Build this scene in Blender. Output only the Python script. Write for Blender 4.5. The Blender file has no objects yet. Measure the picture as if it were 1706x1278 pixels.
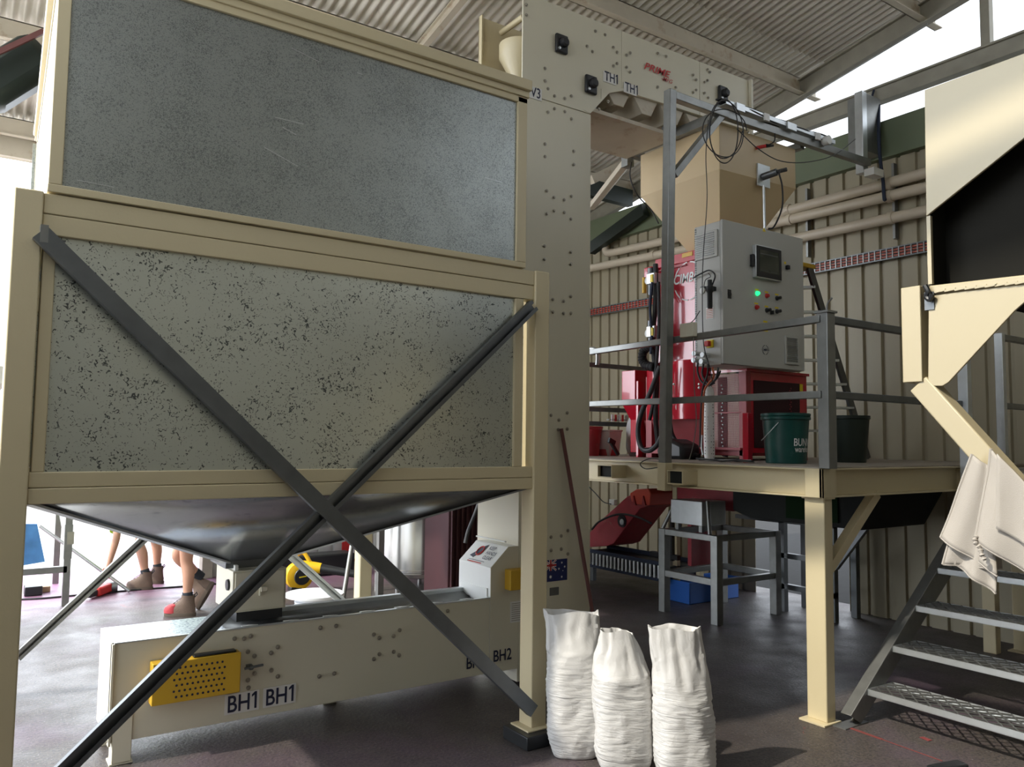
import bpy, bmesh, math, random
from mathutils import Vector, Matrix, noise
R = math.radians
random.seed(7)
SC = bpy.context.scene
COL = SC.collection

# ------------------------------------------------------------------ camera
F_PX = 1320.38
cd = bpy.data.cameras.new('camera'); cam = bpy.data.objects.new('camera', cd); COL.objects.link(cam)
yaw, pit, rol = R(34.4208), R(4.0795), R(0.6675)
FW = Vector((math.sin(yaw)*math.cos(pit), math.cos(yaw)*math.cos(pit), math.sin(pit)))
r0 = Vector((math.cos(yaw), -math.sin(yaw), 0)); u0 = r0.cross(FW)
RT = math.cos(rol)*r0 + math.sin(rol)*u0; UP = -math.sin(rol)*r0 + math.cos(rol)*u0
EYE = Vector((0, 0, 1.65))
cam.matrix_world = Matrix(((RT.x, UP.x, -FW.x, 0), (RT.y, UP.y, -FW.y, 0), (RT.z, UP.z, -FW.z, EYE.z), (0, 0, 0, 1)))
cd.sensor_width = 36; cd.lens = 36*F_PX/1706; cd.clip_start = .05; cd.clip_end = 300
SC.camera = cam

# ------------------------------------------------------------------ light
SC.view_settings.view_transform = 'Standard'; SC.view_settings.look = 'None'
SC.view_settings.gamma = 1; SC.view_settings.use_curve_mapping = False
SC.view_settings.exposure = 0.5
W = bpy.data.worlds.new('sky'); SC.world = W; W.use_nodes = True
bgn = W.node_tree.nodes['Background']; bgn.inputs[0].default_value = (.86, .92, 1.0, 1)
# hazy sky, much brighter low over the yard beyond the far opening than elsewhere
_n = W.node_tree.nodes.new; _l = W.node_tree.links.new
_tc = _n('ShaderNodeTexCoord'); _dt = _n('ShaderNodeVectorMath'); _dt.operation = 'DOT_PRODUCT'; _dt.inputs[1].default_value = Vector((-.45, .88, .12)).normalized()
_l(_tc.outputs['Generated'], _dt.inputs[0]); _mr = _n('ShaderNodeMapRange'); _mr.interpolation_type = 'SMOOTHSTEP'
_mr.inputs[1].default_value = .1; _mr.inputs[2].default_value = 1.0; _mr.inputs[3].default_value = 1.5; _mr.inputs[4].default_value = 6.0
_l(_dt.outputs['Value'], _mr.inputs[0]); _l(_mr.outputs[0], bgn.inputs[1])
sd = bpy.data.lights.new('sun', 'SUN'); sd.energy = 2.7; sd.angle = R(1.2); sd.color = (1, .93, .80)
sun = bpy.data.objects.new('sun', sd); COL.objects.link(sun)
sun.rotation_euler = Vector((1.0, -.10, -.98)).to_track_quat('-Z', 'Y').to_euler(); sun.location = (-8, 2, 9)

# ------------------------------------------------------------------ measuring helper: a pixel of the photo onto a world plane
def P(x, y, ax, v):
    d = FW + RT*((x-853)/F_PX) - UP*((y-639)/F_PX); i = 'xyz'.index(ax)
    return EYE + d*((v-EYE[i])/d[i])

# ------------------------------------------------------------------ materials
def nodes(name):
    m = bpy.data.materials.new(name); m.use_nodes = True
    nt = m.node_tree; return m, nt, nt.nodes['Principled BSDF']
def mat(name, col, rough=.5, metal=0, var=.10, vs=3, bump=0, bs=60, spec=.5, coat=0, stretch=(1, 1, 1), dirt=None, dirts=2.0, dirtt=.6):
    m, nt, b = nodes(name); N = nt.nodes.new; L = nt.links.new
    b.inputs['Roughness'].default_value = rough; b.inputs['Metallic'].default_value = metal
    b.inputs['Specular IOR Level'].default_value = spec; b.inputs['Coat Weight'].default_value = coat
    tc = N('ShaderNodeTexCoord'); mp = N('ShaderNodeMapping'); mp.inputs['Scale'].default_value = stretch
    L(tc.outputs['Object'], mp.inputs[0])
    n = N('ShaderNodeTexNoise'); n.inputs['Scale'].default_value = vs; n.inputs['Detail'].default_value = 6; L(mp.outputs[0], n.inputs['Vector'])
    mx = N('ShaderNodeMix'); mx.data_type = 'RGBA'
    mx.inputs[6].default_value = tuple(c*(1-var) for c in col)+(1,); mx.inputs[7].default_value = tuple(min(1, c*(1+var)) for c in col)+(1,)
    L(n.outputs['Fac'], mx.inputs[0]); out = mx.outputs[2]
    if dirt:
        n2 = N('ShaderNodeTexNoise'); n2.inputs['Scale'].default_value = dirts; n2.inputs['Detail'].default_value = 8; n2.inputs['Roughness'].default_value = .65
        L(mp.outputs[0], n2.inputs['Vector'])
        rp = N('ShaderNodeMapRange'); rp.inputs[1].default_value = dirtt-.06; rp.inputs[2].default_value = dirtt+.06; L(n2.outputs['Fac'], rp.inputs[0])
        m2 = N('ShaderNodeMix'); m2.data_type = 'RGBA'; L(rp.outputs[0], m2.inputs[0]); L(out, m2.inputs[6]); m2.inputs[7].default_value = dirt+(1,); out = m2.outputs[2]
    L(out, b.inputs['Base Color'])
    if bump:
        n3 = N('ShaderNodeTexNoise'); n3.inputs['Scale'].default_value = bs; n3.inputs['Detail'].default_value = 4; L(mp.outputs[0], n3.inputs['Vector'])
        bp = N('ShaderNodeBump'); bp.inputs['Strength'].default_value = bump; bp.inputs['Distance'].default_value = .01
        L(n3.outputs['Fac'], bp.inputs['Height']); L(bp.outputs[0], b.inputs['Normal'])
    return m
def galv_sheet(name, base, fleck, fs, ft, rough, str_x=1.0):
    # spangled galvanised sheet: metallic with dark flecks of the zinc coating
    m, nt, b = nodes(name); N = nt.nodes.new; L = nt.links.new
    b.inputs['Metallic'].default_value = .8; b.inputs['Roughness'].default_value = rough
    tc = N('ShaderNodeTexCoord')
    big = N('ShaderNodeTexNoise'); big.inputs['Scale'].default_value = 1.3; big.inputs['Detail'].default_value = 3; L(tc.outputs['Object'], big.inputs['Vector'])
    n = N('ShaderNodeTexNoise'); n.inputs['Scale'].default_value = fs; n.inputs['Detail'].default_value = 2; n.inputs['Distortion'].default_value = 1.6
    L(tc.outputs['Object'], n.inputs['Vector'])
    n2 = N('ShaderNodeTexNoise'); n2.inputs['Scale'].default_value = 7; n2.inputs['Detail'].default_value = 4; L(tc.outputs['Object'], n2.inputs['Vector'])
    ad = N('ShaderNodeMath'); ad.operation = 'MULTIPLY_ADD'; L(n2.outputs['Fac'], ad.inputs[0]); ad.inputs[1].default_value = .25; L(n.outputs['Fac'], ad.inputs[2])
    rp = N('ShaderNodeMapRange'); rp.inputs[1].default_value = ft; rp.inputs[2].default_value = ft+.035; L(ad.outputs[0], rp.inputs[0])
    mx = N('ShaderNodeMix'); mx.data_type = 'RGBA'; L(big.outputs['Fac'], mx.inputs[0])
    mx.inputs[6].default_value = tuple(c*.9 for c in base)+(1,); mx.inputs[7].default_value = tuple(c*1.1 for c in base)+(1,)
    m2 = N('ShaderNodeMix'); m2.data_type = 'RGBA'; L(rp.outputs[0], m2.inputs[0]); L(mx.outputs[2], m2.inputs[6]); m2.inputs[7].default_value = fleck+(1,)
    L(m2.outputs[2], b.inputs['Base Color'])
    bp = N('ShaderNodeBump'); bp.inputs['Strength'].default_value = .25; bp.inputs['Distance'].default_value = .05
    L(big.outputs['Fac'], bp.inputs['Height']); L(bp.outputs[0], b.inputs['Normal'])
    return m

M = {}
CREAM = (.64, .55, .35)
M['cream'] = mat('cream_paint', CREAM, .38, var=.05, vs=2, bump=.04, bs=90)
M['cream_tan'] = mat('tan_cream_paint', (.50, .425, .27), .4, var=.05, vs=2)
M['cream_warm_lit'] = mat('cream_in_warm_light', (.66, .51, .30), .4, var=.05, vs=2)  # cream with the warm light on the surge hopper put into its colour
M['offwhite'] = mat('offwhite_paint', (.72, .68, .54), .35, var=.04, vs=1.5, bump=.02, bs=60)
M['white'] = mat('white_paint', (.82, .83, .80), .35, var=.03)
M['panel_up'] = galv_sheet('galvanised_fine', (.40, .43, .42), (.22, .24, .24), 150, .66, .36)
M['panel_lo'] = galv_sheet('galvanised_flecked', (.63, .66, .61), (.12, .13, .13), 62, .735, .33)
M['hopper'] = galv_sheet('galvanised_hopper', (.46, .48, .50), (.30, .32, .34), 25, .75, .24)
M['steel'] = mat('galvanised_tube', (.27, .275, .265), .42, .75, var=.22, vs=14, stretch=(1, 1, 1), bump=.03)
M['steel_dark'] = mat('dark_channel', (.16, .17, .175), .42, .7, var=.25, vs=10)
M['steel_lite'] = mat('bright_galvanised', (.62, .65, .66), .35, .7, var=.12, vs=16)
M['stainless'] = mat('stainless_steel', (.62, .62, .61), .22, .95, var=.12, vs=2.2, stretch=(1, 1, .15))
M['bolt'] = mat('bolt_zinc', (.38, .35, .29), .4, .8)
M['black'] = mat('black_plastic', (.015, .016, .018), .4)
M['rubber'] = mat('black_rubber', (.02, .02, .022), .55, var=.3, vs=20)
M['red'] = mat('machine_red', (.50, .012, .030), .22, var=.06, coat=.6)
M['dullred'] = mat('dusty_red', (.33, .035, .045), .45, var=.25, vs=8, dirt=(.25, .12, .10), dirts=14, dirtt=.66)
M['orangered'] = mat('orange_red', (.55, .07, .04), .45, var=.12)
M['grey'] = mat('cabinet_grey', (.50, .50, .465), .42, var=.02, bump=.05, bs=400)
M['greyside'] = M['grey']
M['yellow'] = mat('guard_yellow', (.66, .40, .03), .45, var=.07, vs=8)
M['yellow2'] = mat('signal_yellow', (.80, .62, .02), .5, var=.03)
M['ink'] = mat('dark_blue_print', (.018, .022, .055), .5, var=0)
M['redink'] = mat('red_print', (.55, .03, .03), .5, var=0)
M['whiteink'] = mat('white_print', (.85, .85, .85), .5, var=0)
M['blueink'] = mat('flag_blue', (.01, .02, .12), .5, var=0)
M['decal'] = mat('decal_white', (.80, .79, .76), .35, var=.02)
M['green'] = mat('bucket_green', (.005, .065, .055), .35, var=.25, vs=9, dirt=(.08, .14, .13), dirts=14, dirtt=.70)
M['greenflash'] = mat('green_flashing', (.14, .17, .10), .5, var=.12, vs=2)
M['girt'] = mat('weathered_girt', (.34, .32, .26), .55, .25, var=.25, vs=7)
M['purlin'] = mat('purlin_paint', (.60, .54, .43), .5, var=.14, vs=4, dirt=(.45, .33, .22), dirts=5, dirtt=.62)
M['pipe'] = mat('pvc_pipe', (.60, .52, .40), .4, var=.08, vs=3)
M['deck'] = mat('deck_plate', (.36, .32, .27), .6, var=.35, vs=9, bump=.2)
M['wood'] = mat('board', (.35, .24, .15), .6, var=.2, vs=9)
M['maroon'] = mat('maroon_paint', (.035, .005, .008), .75, var=.3, vs=6, stretch=(1, 1, .2))
M['maroonpole'] = mat('stained_pole', (.16, .06, .055), .45, var=.4, vs=12, stretch=(1, 1, .3))
M['bluecrate'] = mat('blue_crate', (.02, .11, .42), .4, var=.1)
M['bluechute'] = mat('blue_chute', (.10, .28, .62), .35, .3, var=.5, vs=7)
M['skin'] = mat('skin', (.52, .28, .19), .5, var=.10, vs=9)
M['boot'] = mat('boot_suede', (.14, .095, .07), .75, var=.25, vs=16, bump=.3, bs=120)
M['boot_red'] = mat('boot_dusted_red', (.42, .04, .05), .7, var=.3, vs=18)
M['sole'] = mat('boot_sole', (.10, .075, .055), .7, var=.2)
M['sock'] = mat('dark_sock', (.03, .035, .045), .9, var=.3, vs=60)
M['hivis'] = mat('hivis_lime', (.40, .85, .02), .7, var=.06)
M['navy'] = mat('navy_cloth', (.03, .04, .07), .85, var=.15)
M['hair'] = mat('brown_hair', (.06, .035, .02), .7, var=.3, vs=60)
M['clothsack'] = mat('calico_sack', (.44, .40, .35), .85, var=.06, vs=5, bump=.15, bs=300)
M['polytub'] = mat('milky_tub', (.62, .60, .60), .35, var=.08)
M['palegreen'] = mat('pale_green_plastic', (.40, .60, .35), .4)
M['paleblue'] = mat('pale_blue_plastic', (.28, .45, .60), .35)
M['matt_black'] = mat('matt_black_steel', (.012, .014, .013), .85, var=.3, vs=6)
M['dewalt'] = mat('blower_yellow', (.80, .47, .01), .4, var=.06)
M['spool'] = mat('spool_white', (.80, .82, .84), .5, var=.03)
M['darkgreen'] = mat('dark_green_paint', (.015, .024, .018), .45, .2, var=.3, vs=3)
M['tray'] = mat('tray_red', (.42, .10, .06), .5, var=.15)
M['cement'] = mat('cement_bright', (.55, .53, .50), .8, var=.12, vs=1.2, bump=.1)
M['copper'] = mat('orange_cable', (.55, .12, .04), .5)

def emis(name, col, s):
    m, nt, b = nodes(name); b.inputs['Base Color'].default_value = col+(1,)
    b.inputs['Emission Color'].default_value = col+(1,); b.inputs['Emission Strength'].default_value = s; return m
M['led'] = emis('green_led', (.02, .9, .25), 1.2)

def floor_mat():
    m, nt, b = nodes('stained_concrete'); N = nt.nodes.new; L = nt.links.new
    tc = N('ShaderNodeTexCoord')
    def nz(s, d=7, r=.6, dist=0):
        n = N('ShaderNodeTexNoise'); n.inputs['Scale'].default_value = s; n.inputs['Detail'].default_value = d; n.inputs['Roughness'].default_value = r
        n.inputs['Distortion'].default_value = dist; L(tc.outputs['Object'], n.inputs['Vector']); return n.outputs['Fac']
    def mix(f, a, c):
        x = N('ShaderNodeMix'); x.data_type = 'RGBA'
        for k, v in ((0, f), (6, a), (7, c)):
            if isinstance(v, (tuple, float, int)): x.inputs[k].default_value = v if not isinstance(v, tuple) else v+(1,)
            else: L(v, x.inputs[k])
        return x.outputs[2]
    def rng(v, a, c, lo=0, hi=1):
        r = N('ShaderNodeMapRange'); L(v, r.inputs[0]); r.inputs[1].default_value = a; r.inputs[2].default_value = c
        r.inputs[3].default_value = lo; r.inputs[4].default_value = hi; return r.outputs[0]
    c = mix(rng(nz(1.1), .35, .65), (.058, .047, .042), (.105, .088, .078))
    c = mix(rng(nz(60, 3), .45, .62), c, (.045, .04, .042))
    c = mix(rng(nz(95, 2), .64, .70), c, (.24, .22, .22))
    sep = N('ShaderNodeSeparateXYZ'); L(tc.outputs['Object'], sep.inputs[0])
    # dyed seed-dressing stain over the far half of the slab
    far = rng(sep.outputs['Y'], 5.2, 7.6); st = N('ShaderNodeMath'); st.operation = 'MULTIPLY'; L(far, st.inputs[0]); L(rng(nz(.9, 5), .30, .50, .6, 1), st.inputs[1])
    c = mix(st.outputs[0], c, (.36, .17, .30))
    pu = rng(nz(.8, 6, .65, .5), .50, .72, 0, .35); c = mix(pu, c, (.14, .07, .15))
    redm = rng(nz(2.2, 9, .75, 1.0), .665, .70, 0, .55); c = mix(redm, c, (.36, .05, .05))
    L(c, b.inputs['Base Color'])
    L(rng(nz(3, 6), .3, .7, .38, .62), b.inputs['Roughness'])
    bp = N('ShaderNodeBump'); bp.inputs['Strength'].default_value = .35; bp.inputs['Distance'].default_value = .01; L(nz(45, 5), bp.inputs['Height']); L(bp.outputs[0], b.inputs['Normal'])
    return m
M['floor'] = floor_mat()

def clad_mat(name, a, bcol, rough, metal):
    return mat(name, a, rough, metal, var=.16, vs=1.6, stretch=(1, 1, .25), dirt=bcol, dirts=3.5, dirtt=.66)
M['clad'] = clad_mat('wall_cladding', (.36, .315, .215), (.28, .24, .165), .5, 0)
M['cladgrey'] = clad_mat('grey_cladding', (.50, .50, .49), (.40, .40, .40), .5, 0)
M['roof'] = clad_mat('roof_sheet', (.80, .76, .68), (.60, .54, .46), .40, .15)
M['concrete_out'] = M['cement']

def sack_mat():
    m, nt, b = nodes('woven_poly_sack'); N = nt.nodes.new; L = nt.links.new
    b.inputs['Base Color'].default_value = (.66, .65, .63, 1); b.inputs['Roughness'].default_value = .5
    b.inputs['Subsurface Weight'].default_value = .0
    tc = N('ShaderNodeTexCoord'); mp = N('ShaderNodeMapping'); mp.inputs['Scale'].default_value = (5, 5, 42); L(tc.outputs['Object'], mp.inputs[0])
    n = N('ShaderNodeTexNoise'); n.inputs['Scale'].default_value = 1.1; n.inputs['Detail'].default_value = 4; n.inputs['Distortion'].default_value = .8; L(mp.outputs[0], n.inputs['Vector'])
    sep = N('ShaderNodeSeparateXYZ'); L(tc.outputs['Object'], sep.inputs[0])
    r = N('ShaderNodeMapRange'); L(sep.outputs['Z'], r.inputs[0]); r.inputs[1].default_value = .44; r.inputs[2].default_value = .52; r.inputs[3].default_value = 1; r.inputs[4].default_value = 0
    mu = N('ShaderNodeMath'); mu.operation = 'MULTIPLY'; L(n.outputs['Fac'], mu.inputs[0]); L(r.outputs[0], mu.inputs[1])
    n2 = N('ShaderNodeTexNoise'); n2.inputs['Scale'].default_value = 16; n2.inputs['Detail'].default_value = 3; n2.inputs['Distortion'].default_value = 1.2; L(tc.outputs['Object'], n2.inputs['Vector'])
    ad = N('ShaderNodeMath'); ad.operation = 'MULTIPLY_ADD'; L(n2.outputs['Fac'], ad.inputs[0]); ad.inputs[1].default_value = .5; L(mu.outputs[0], ad.inputs[2])
    bp = N('ShaderNodeBump'); bp.inputs['Strength'].default_value = .55; bp.inputs['Distance'].default_value = .014; L(ad.outputs[0], bp.inputs['Height']); L(bp.outputs[0], b.inputs['Normal'])
    return m
M['sack'] = sack_mat()
def seed_mat():
    return mat('spilt_seed_sheet', (.55, .60, .66), .3, .35, var=.1, vs=20, dirt=(.05, .10, .22), dirts=60, dirtt=.55)
M['seed'] = seed_mat()

# ------------------------------------------------------------------ mesh builder
def V(*a): return Vector(a)
class MB:
    def __init__(s): s.v = []; s.f = []
    def add(s, vs, fs):
        o = len(s.v); s.v += [Vector(v) for v in vs]; s.f += [tuple(i+o for i in f) for f in fs]; return s
    def box(s, x0, x1, y0, y1, z0, z1):
        return s.add([(x0,y0,z0),(x1,y0,z0),(x1,y1,z0),(x0,y1,z0),(x0,y0,z1),(x1,y0,z1),(x1,y1,z1),(x0,y1,z1)],
                     [(3,2,1,0),(4,5,6,7),(0,1,5,4),(1,2,6,5),(2,3,7,6),(3,0,4,7)])
    def bar(s, p, q, w, h, up=(0, 0, 1)):      # rectangular bar; w along side axis, h along up
        p, q = Vector(p), Vector(q); d = (q-p).normalized(); up = Vector(up)
        a = d.cross(up).normalized(); b = a.cross(d).normalized()
        vs = []
        for c in (p, q):
            for i, j in ((-1,-1),(1,-1),(1,1),(-1,1)): vs.append(c + a*(i*w/2) + b*(j*h/2))
        return s.add(vs, [(3,2,1,0),(4,5,6,7),(0,1,5,4),(1,2,6,5),(2,3,7,6),(3,0,4,7)])
    def prism(s, pts, vec):
        vec = Vector(vec); n = len(pts); pts = [Vector(p) for p in pts]
        nn = Vector((0,0,0))
        for i in range(n): nn += pts[i].cross(pts[(i+1) % n])
        if nn.dot(vec) < 0: pts = pts[::-1]
        return s.add(pts + [p+vec for p in pts], [tuple(range(n))[::-1], tuple(range(n, 2*n))] + [(i, (i+1) % n, (i+1) % n+n, i+n) for i in range(n)])
    def tube(s, pts, r, n=10, cap=True):
        pts = [Vector(p) for p in pts]; rs = r if isinstance(r, (list, tuple)) else [r]*len(pts)
        t0 = (pts[1]-pts[0]).normalized(); a = t0.cross(Vector((0,0,1)))
        if a.length < .05: a = t0.cross(Vector((1,0,0)))
        a.normalize(); o = len(s.v); m = len(pts)
        for k, p in enumerate(pts):
            t = ((pts[min(k+1, m-1)]-pts[max(k-1, 0)])).normalized()
            a = (a - t*a.dot(t)).normalized(); b = t.cross(a)
            for i in range(n):
                an = 2*math.pi*i/n; s.v.append(p + (a*math.cos(an)+b*math.sin(an))*rs[k])
        for k in range(m-1):
            for i in range(n):
                j = (i+1) % n; s.f.append((o+k*n+i, o+k*n+j, o+(k+1)*n+j, o+(k+1)*n+i))
        if cap:
            s.f.append(tuple(o+i for i in range(n))[::-1]); s.f.append(tuple(o+(m-1)*n+i for i in range(n)))
        return s
    def cyl(s, p, q, r, n=20, r2=None): return s.tube([p, q], [r, r if r2 is None else r2], n)
    def lathe(s, c, prof, n=32, axis='z'):
        c = Vector(c); o = len(s.v)
        for rr, z in prof:
            for i in range(n):
                a = 2*math.pi*i/n; q = (rr*math.cos(a), rr*math.sin(a), z)
                if axis == 'y': q = (q[0], z, q[1])
                if axis == 'x': q = (z, q[0], q[1])
                s.v.append(c+Vector(q))
        for k in range(len(prof)-1):
            for i in range(n):
                j = (i+1) % n; s.f.append((o+k*n+i, o+k*n+j, o+(k+1)*n+j, o+(k+1)*n+i))
        s.f.append(tuple(o+i for i in range(n))[::-1]); s.f.append(tuple(o+(len(prof)-1)*n+i for i in range(n)))
        return s
    def loft(s, rings, cap=True):
        o = len(s.v); n = len(rings[0])
        for r in rings: s.v += [Vector(p) for p in r]
        for k in range(len(rings)-1):
            for i in range(n):
                j = (i+1) % n; s.f.append((o+k*n+i, o+k*n+j, o+(k+1)*n+j, o+(k+1)*n+i))
        if cap: s.f.append(tuple(o+i for i in range(n))[::-1]); s.f.append(tuple(o+(len(rings)-1)*n+i for i in range(n)))
        return s
    def frame(s, x0, x1, z0, z1, w, y0, y1):    # rectangular ring in an XZ plane
        s.box(x0, x1, y0, y1, z1-w, z1); s.box(x0, x1, y0, y1, z0, z0+w)
        s.box(x0, x0+w, y0, y1, z0+w, z1-w); s.box(x1-w, x1, y0, y1, z0+w, z1-w); return s
    def build(s, name, m, parent=None, bevel=0, sub=0, ang=35, flat=False, solid=0):
        if parent:
            org = Vector((0,0,0)); q = parent
            while q: org += q.location; q = q.parent
        else:
            xs = [v.x for v in s.v]; ys = [v.y for v in s.v]; zs = [v.z for v in s.v]
            org = Vector(((min(xs)+max(xs))/2, (min(ys)+max(ys))/2, min(zs)))
        me = bpy.data.meshes.new(name); me.from_pydata([v-org for v in s.v], [], s.f)
        bm = bmesh.new(); bm.from_mesh(me); bmesh.ops.recalc_face_normals(bm, faces=bm.faces); bm.to_mesh(me); bm.free()
        me.materials.append(M[m] if isinstance(m, str) else m)
        if not flat: me.shade_smooth(); me.set_sharp_from_angle(angle=R(ang))
        o = bpy.data.objects.new(name, me); COL.objects.link(o)
        if parent: o.parent = parent
        else: o.location = org
        if solid: d = o.modifiers.new('thick', 'SOLIDIFY'); d.thickness = solid; d.offset = 0
        if bevel: d = o.modifiers.new('bevel', 'BEVEL'); d.width = bevel; d.segments = 2; d.limit_method = 'ANGLE'; d.angle_limit = R(40)
        if sub: d = o.modifiers.new('sub', 'SUBSURF'); d.levels = sub; d.render_levels = sub
        return o
def tag(o, label=None, cat=None, group=None, kind=None):
    if label: o['label'] = label
    if cat: o['category'] = cat
    if group: o['group'] = group
    if kind: o['kind'] = kind
    return o
def thing(name, label, cat, loc, group=None):
    o = bpy.data.objects.new(name, None); COL.objects.link(o); o.location = loc; o.empty_display_size = .1
    return tag(o, label, cat, group)
def struct(mb, name, m, **k):
    return tag(mb.build(name, m, **k), kind='structure')
def copies(o, locs):
    """copies of a small part, at given world-space offsets from the first"""
    out = []
    for d in locs:
        c = o.copy(); COL.objects.link(c); c.parent = o.parent; c.location = o.location + Vector(d); out.append(c)
    return out
def txt(s, size, org, xd, yd, m, parent, name='lettering', shear=0, align='LEFT', depth=.0015, wx=1.0, bend=None, off=0):
    cu = bpy.data.curves.new(name, 'FONT'); cu.body = s; cu.size = 1; cu.shear = shear; cu.align_x = align; cu.extrude = .0; cu.offset = off
    t = bpy.data.objects.new('t', cu); COL.objects.link(t); bpy.context.view_layer.update()
    me = bpy.data.meshes.new_from_object(t); bpy.data.objects.remove(t)
    org, xd, yd = Vector(org), Vector(xd).normalized(), Vector(yd).normalized(); nd = xd.cross(yd)
    base = Vector((0,0,0)); q = parent
    while q: base += q.location; q = q.parent
    for v in me.vertices:
        if bend: v.co = bend(v.co.x*size*wx, v.co.y*size) - base
        else: v.co = org + xd*(v.co.x*size*wx) + yd*(v.co.y*size) + nd*depth - base
    me.materials.clear(); me.materials.append(M[m]); me.name = name
    o = bpy.data.objects.new(name, me); COL.objects.link(o); o.parent = parent; return o
def curve_pts(ctrl, n=8):
    """smooth path through control points (Catmull-Rom)"""
    c = [Vector(p) for p in ctrl]; c = [c[0]*2-c[1]] + c + [c[-1]*2-c[-2]]; out = []
    for i in range(1, len(c)-2):
        for k in range(n):
            t = k/n; a, b, d, e = c[i-1], c[i], c[i+1], c[i+2]
            out.append(.5*((2*b)+(-a+d)*t+(2*a-5*b+4*d-e)*t*t+(-a+3*b-3*d+e)*t**3))
    out.append(c[-2]); return out
XD, YD, ZD = V(1,0,0), V(0,1,0), V(0,0,1)

# ================================================================== SETTING
struct(MB().box(-.9, 7.6, -5.2, 11.1, -.2, 0), 'floor', 'floor')
struct(MB().box(-40, 60, -30, 70, -.5, -.03), 'floor_outside', 'concrete_out')
struct(MB().box(7.42, 30, -10, 25, -.03, -.012), 'floor_yard', mat('shaded_yard', (.03, .03, .03), .9, spec=.1, var=.2, vs=8))  # near-black colour paints the building's shade on the east yard
RK = -.179
def RZ(y): return 5.522 + RK*(y-5.081)          # height of the rafter undersides
# right wall: ribbed cladding
def clad_profile(a0, a1, pitch=.19, depth=.028):
    pts = []; a = a0
    while a < a1-.01:
        pts += [(a, 0), (a+pitch*.74, 0), (a+pitch*.79, depth), (a+pitch*.95, depth)]; a += pitch
    pts.append((a, 0)); return pts
def clad(name, fixed, a0, a1, z0, z1, ax, m):
    mb = MB(); pr = clad_profile(a0, a1)
    for i in range(len(pr)-1):
        (a, d), (b, e) = pr[i], pr[i+1]
        if ax == 'x': q = [(fixed+d, a, z0), (fixed+e, b, z0), (fixed+e, b, z1), (fixed+d, a, z1)]
        else: q = [(a, fixed+d, z0), (b, fixed+e, z0), (b, fixed+e, z1), (a, fixed+d, z1)]
        mb.add(q, [(0,1,2,3)])
    o = mb.build(name, m, flat=True, solid=.004); return tag(o, kind='structure')
YO0 = -5.2+.19*round((P(1412,900,'x',7.3).y+5.2)/.19); YO1 = -5.2+.19*round((P(1262,900,'x',7.3).y+5.2)/.19)
clad('wall_right', 7.3, -5.2, YO0, 0, 4.62, 'x', 'clad')
clad('wall_right', 7.3, YO1, 9.8, 0, 4.62, 'x', 'clad')
clad('wall_right', 7.3, YO0, YO1, 1.02, 4.62, 'x', 'clad')
clad('wall_far', 9.8, 2.45, 7.3, 0, 4.75, 'y', 'cladgrey')
struct(MB().box(-.95, 7.35, -5.3, -5.2, 0, 7.5), 'wall_rear', mat('rear_wall_paint', (.50, .46, .35), .6))  # unseen wall, closed up to the roof to cut skylight, cream for panel reflections
struct(MB().box(-1.0, -.9, -5.2, 3.3, 0, 3.1).box(-1.0, -.9, -5.2, .8, 3.1, 6.4), 'wall_left_added', 'cladgrey')  # unseen wall, added and stepped to cut skylight but pass the sun
struct(MB().box(2.33, 2.45, 9.72, 9.88, 0, 4.75), 'trim_1', 'girt', bevel=.004)
# green flashing and gable girts over the right wall
struct(MB().box(7.22, 7.36, -5.2, 9.8, 4.43, 4.80), 'trim_2', 'greenflash', bevel=.006)
struct(MB().box(7.27, 7.37, -5.2, 6.6, 5.03, 5.18).box(7.24, 7.40, -5.2, 6.6, 5.165, 5.185), 'trim_3', 'girt', bevel=.003)
# roof: corrugated sheets
def roof():
    mb = MB(); x0, x1, pitch = -.55, 7.75, .09; n = int((x1-x0)/pitch*8); ys = [-5.3, 0, 5, 9.75]
    rows = []
    for y in ys:
        rows.append([V(x0+(x1-x0)*i/n, y, RZ(y)+.26+.021*math.sin(2*math.pi*(x1-x0)*i/n/pitch)) for i in range(n+1)])
    for k in range(len(ys)-1):
        o = len(mb.v); mb.v += rows[k]+rows[k+1]
        for i in range(n): mb.f.append((o+i, o+i+1, o+n+2+i, o+n+1+i))
    o = mb.build('ceiling', 'roof', ang=60, solid=.003); tag(o, kind='structure')
roof()
def purlin(y, i, x0=-.5, x1=7.7, h=.2):
    z = RZ(y)
    mb = MB().box(x0, x1, y-.006, y+.006, z, z+h).box(x0, x1, y-.07, y+.006, z, z+.012).box(x0, x1, y-.006, y+.07, z+h-.012, z+h)
    struct(mb, 'trim_%d' % i, 'purlin', bevel=.002)
for i, y in enumerate((-4.2, -2.85, -1.5, -.15, 1.2, 2.55, 3.9, 5.25, 6.6, 7.9, 9.55)): purlin(y, 10+i)
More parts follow.
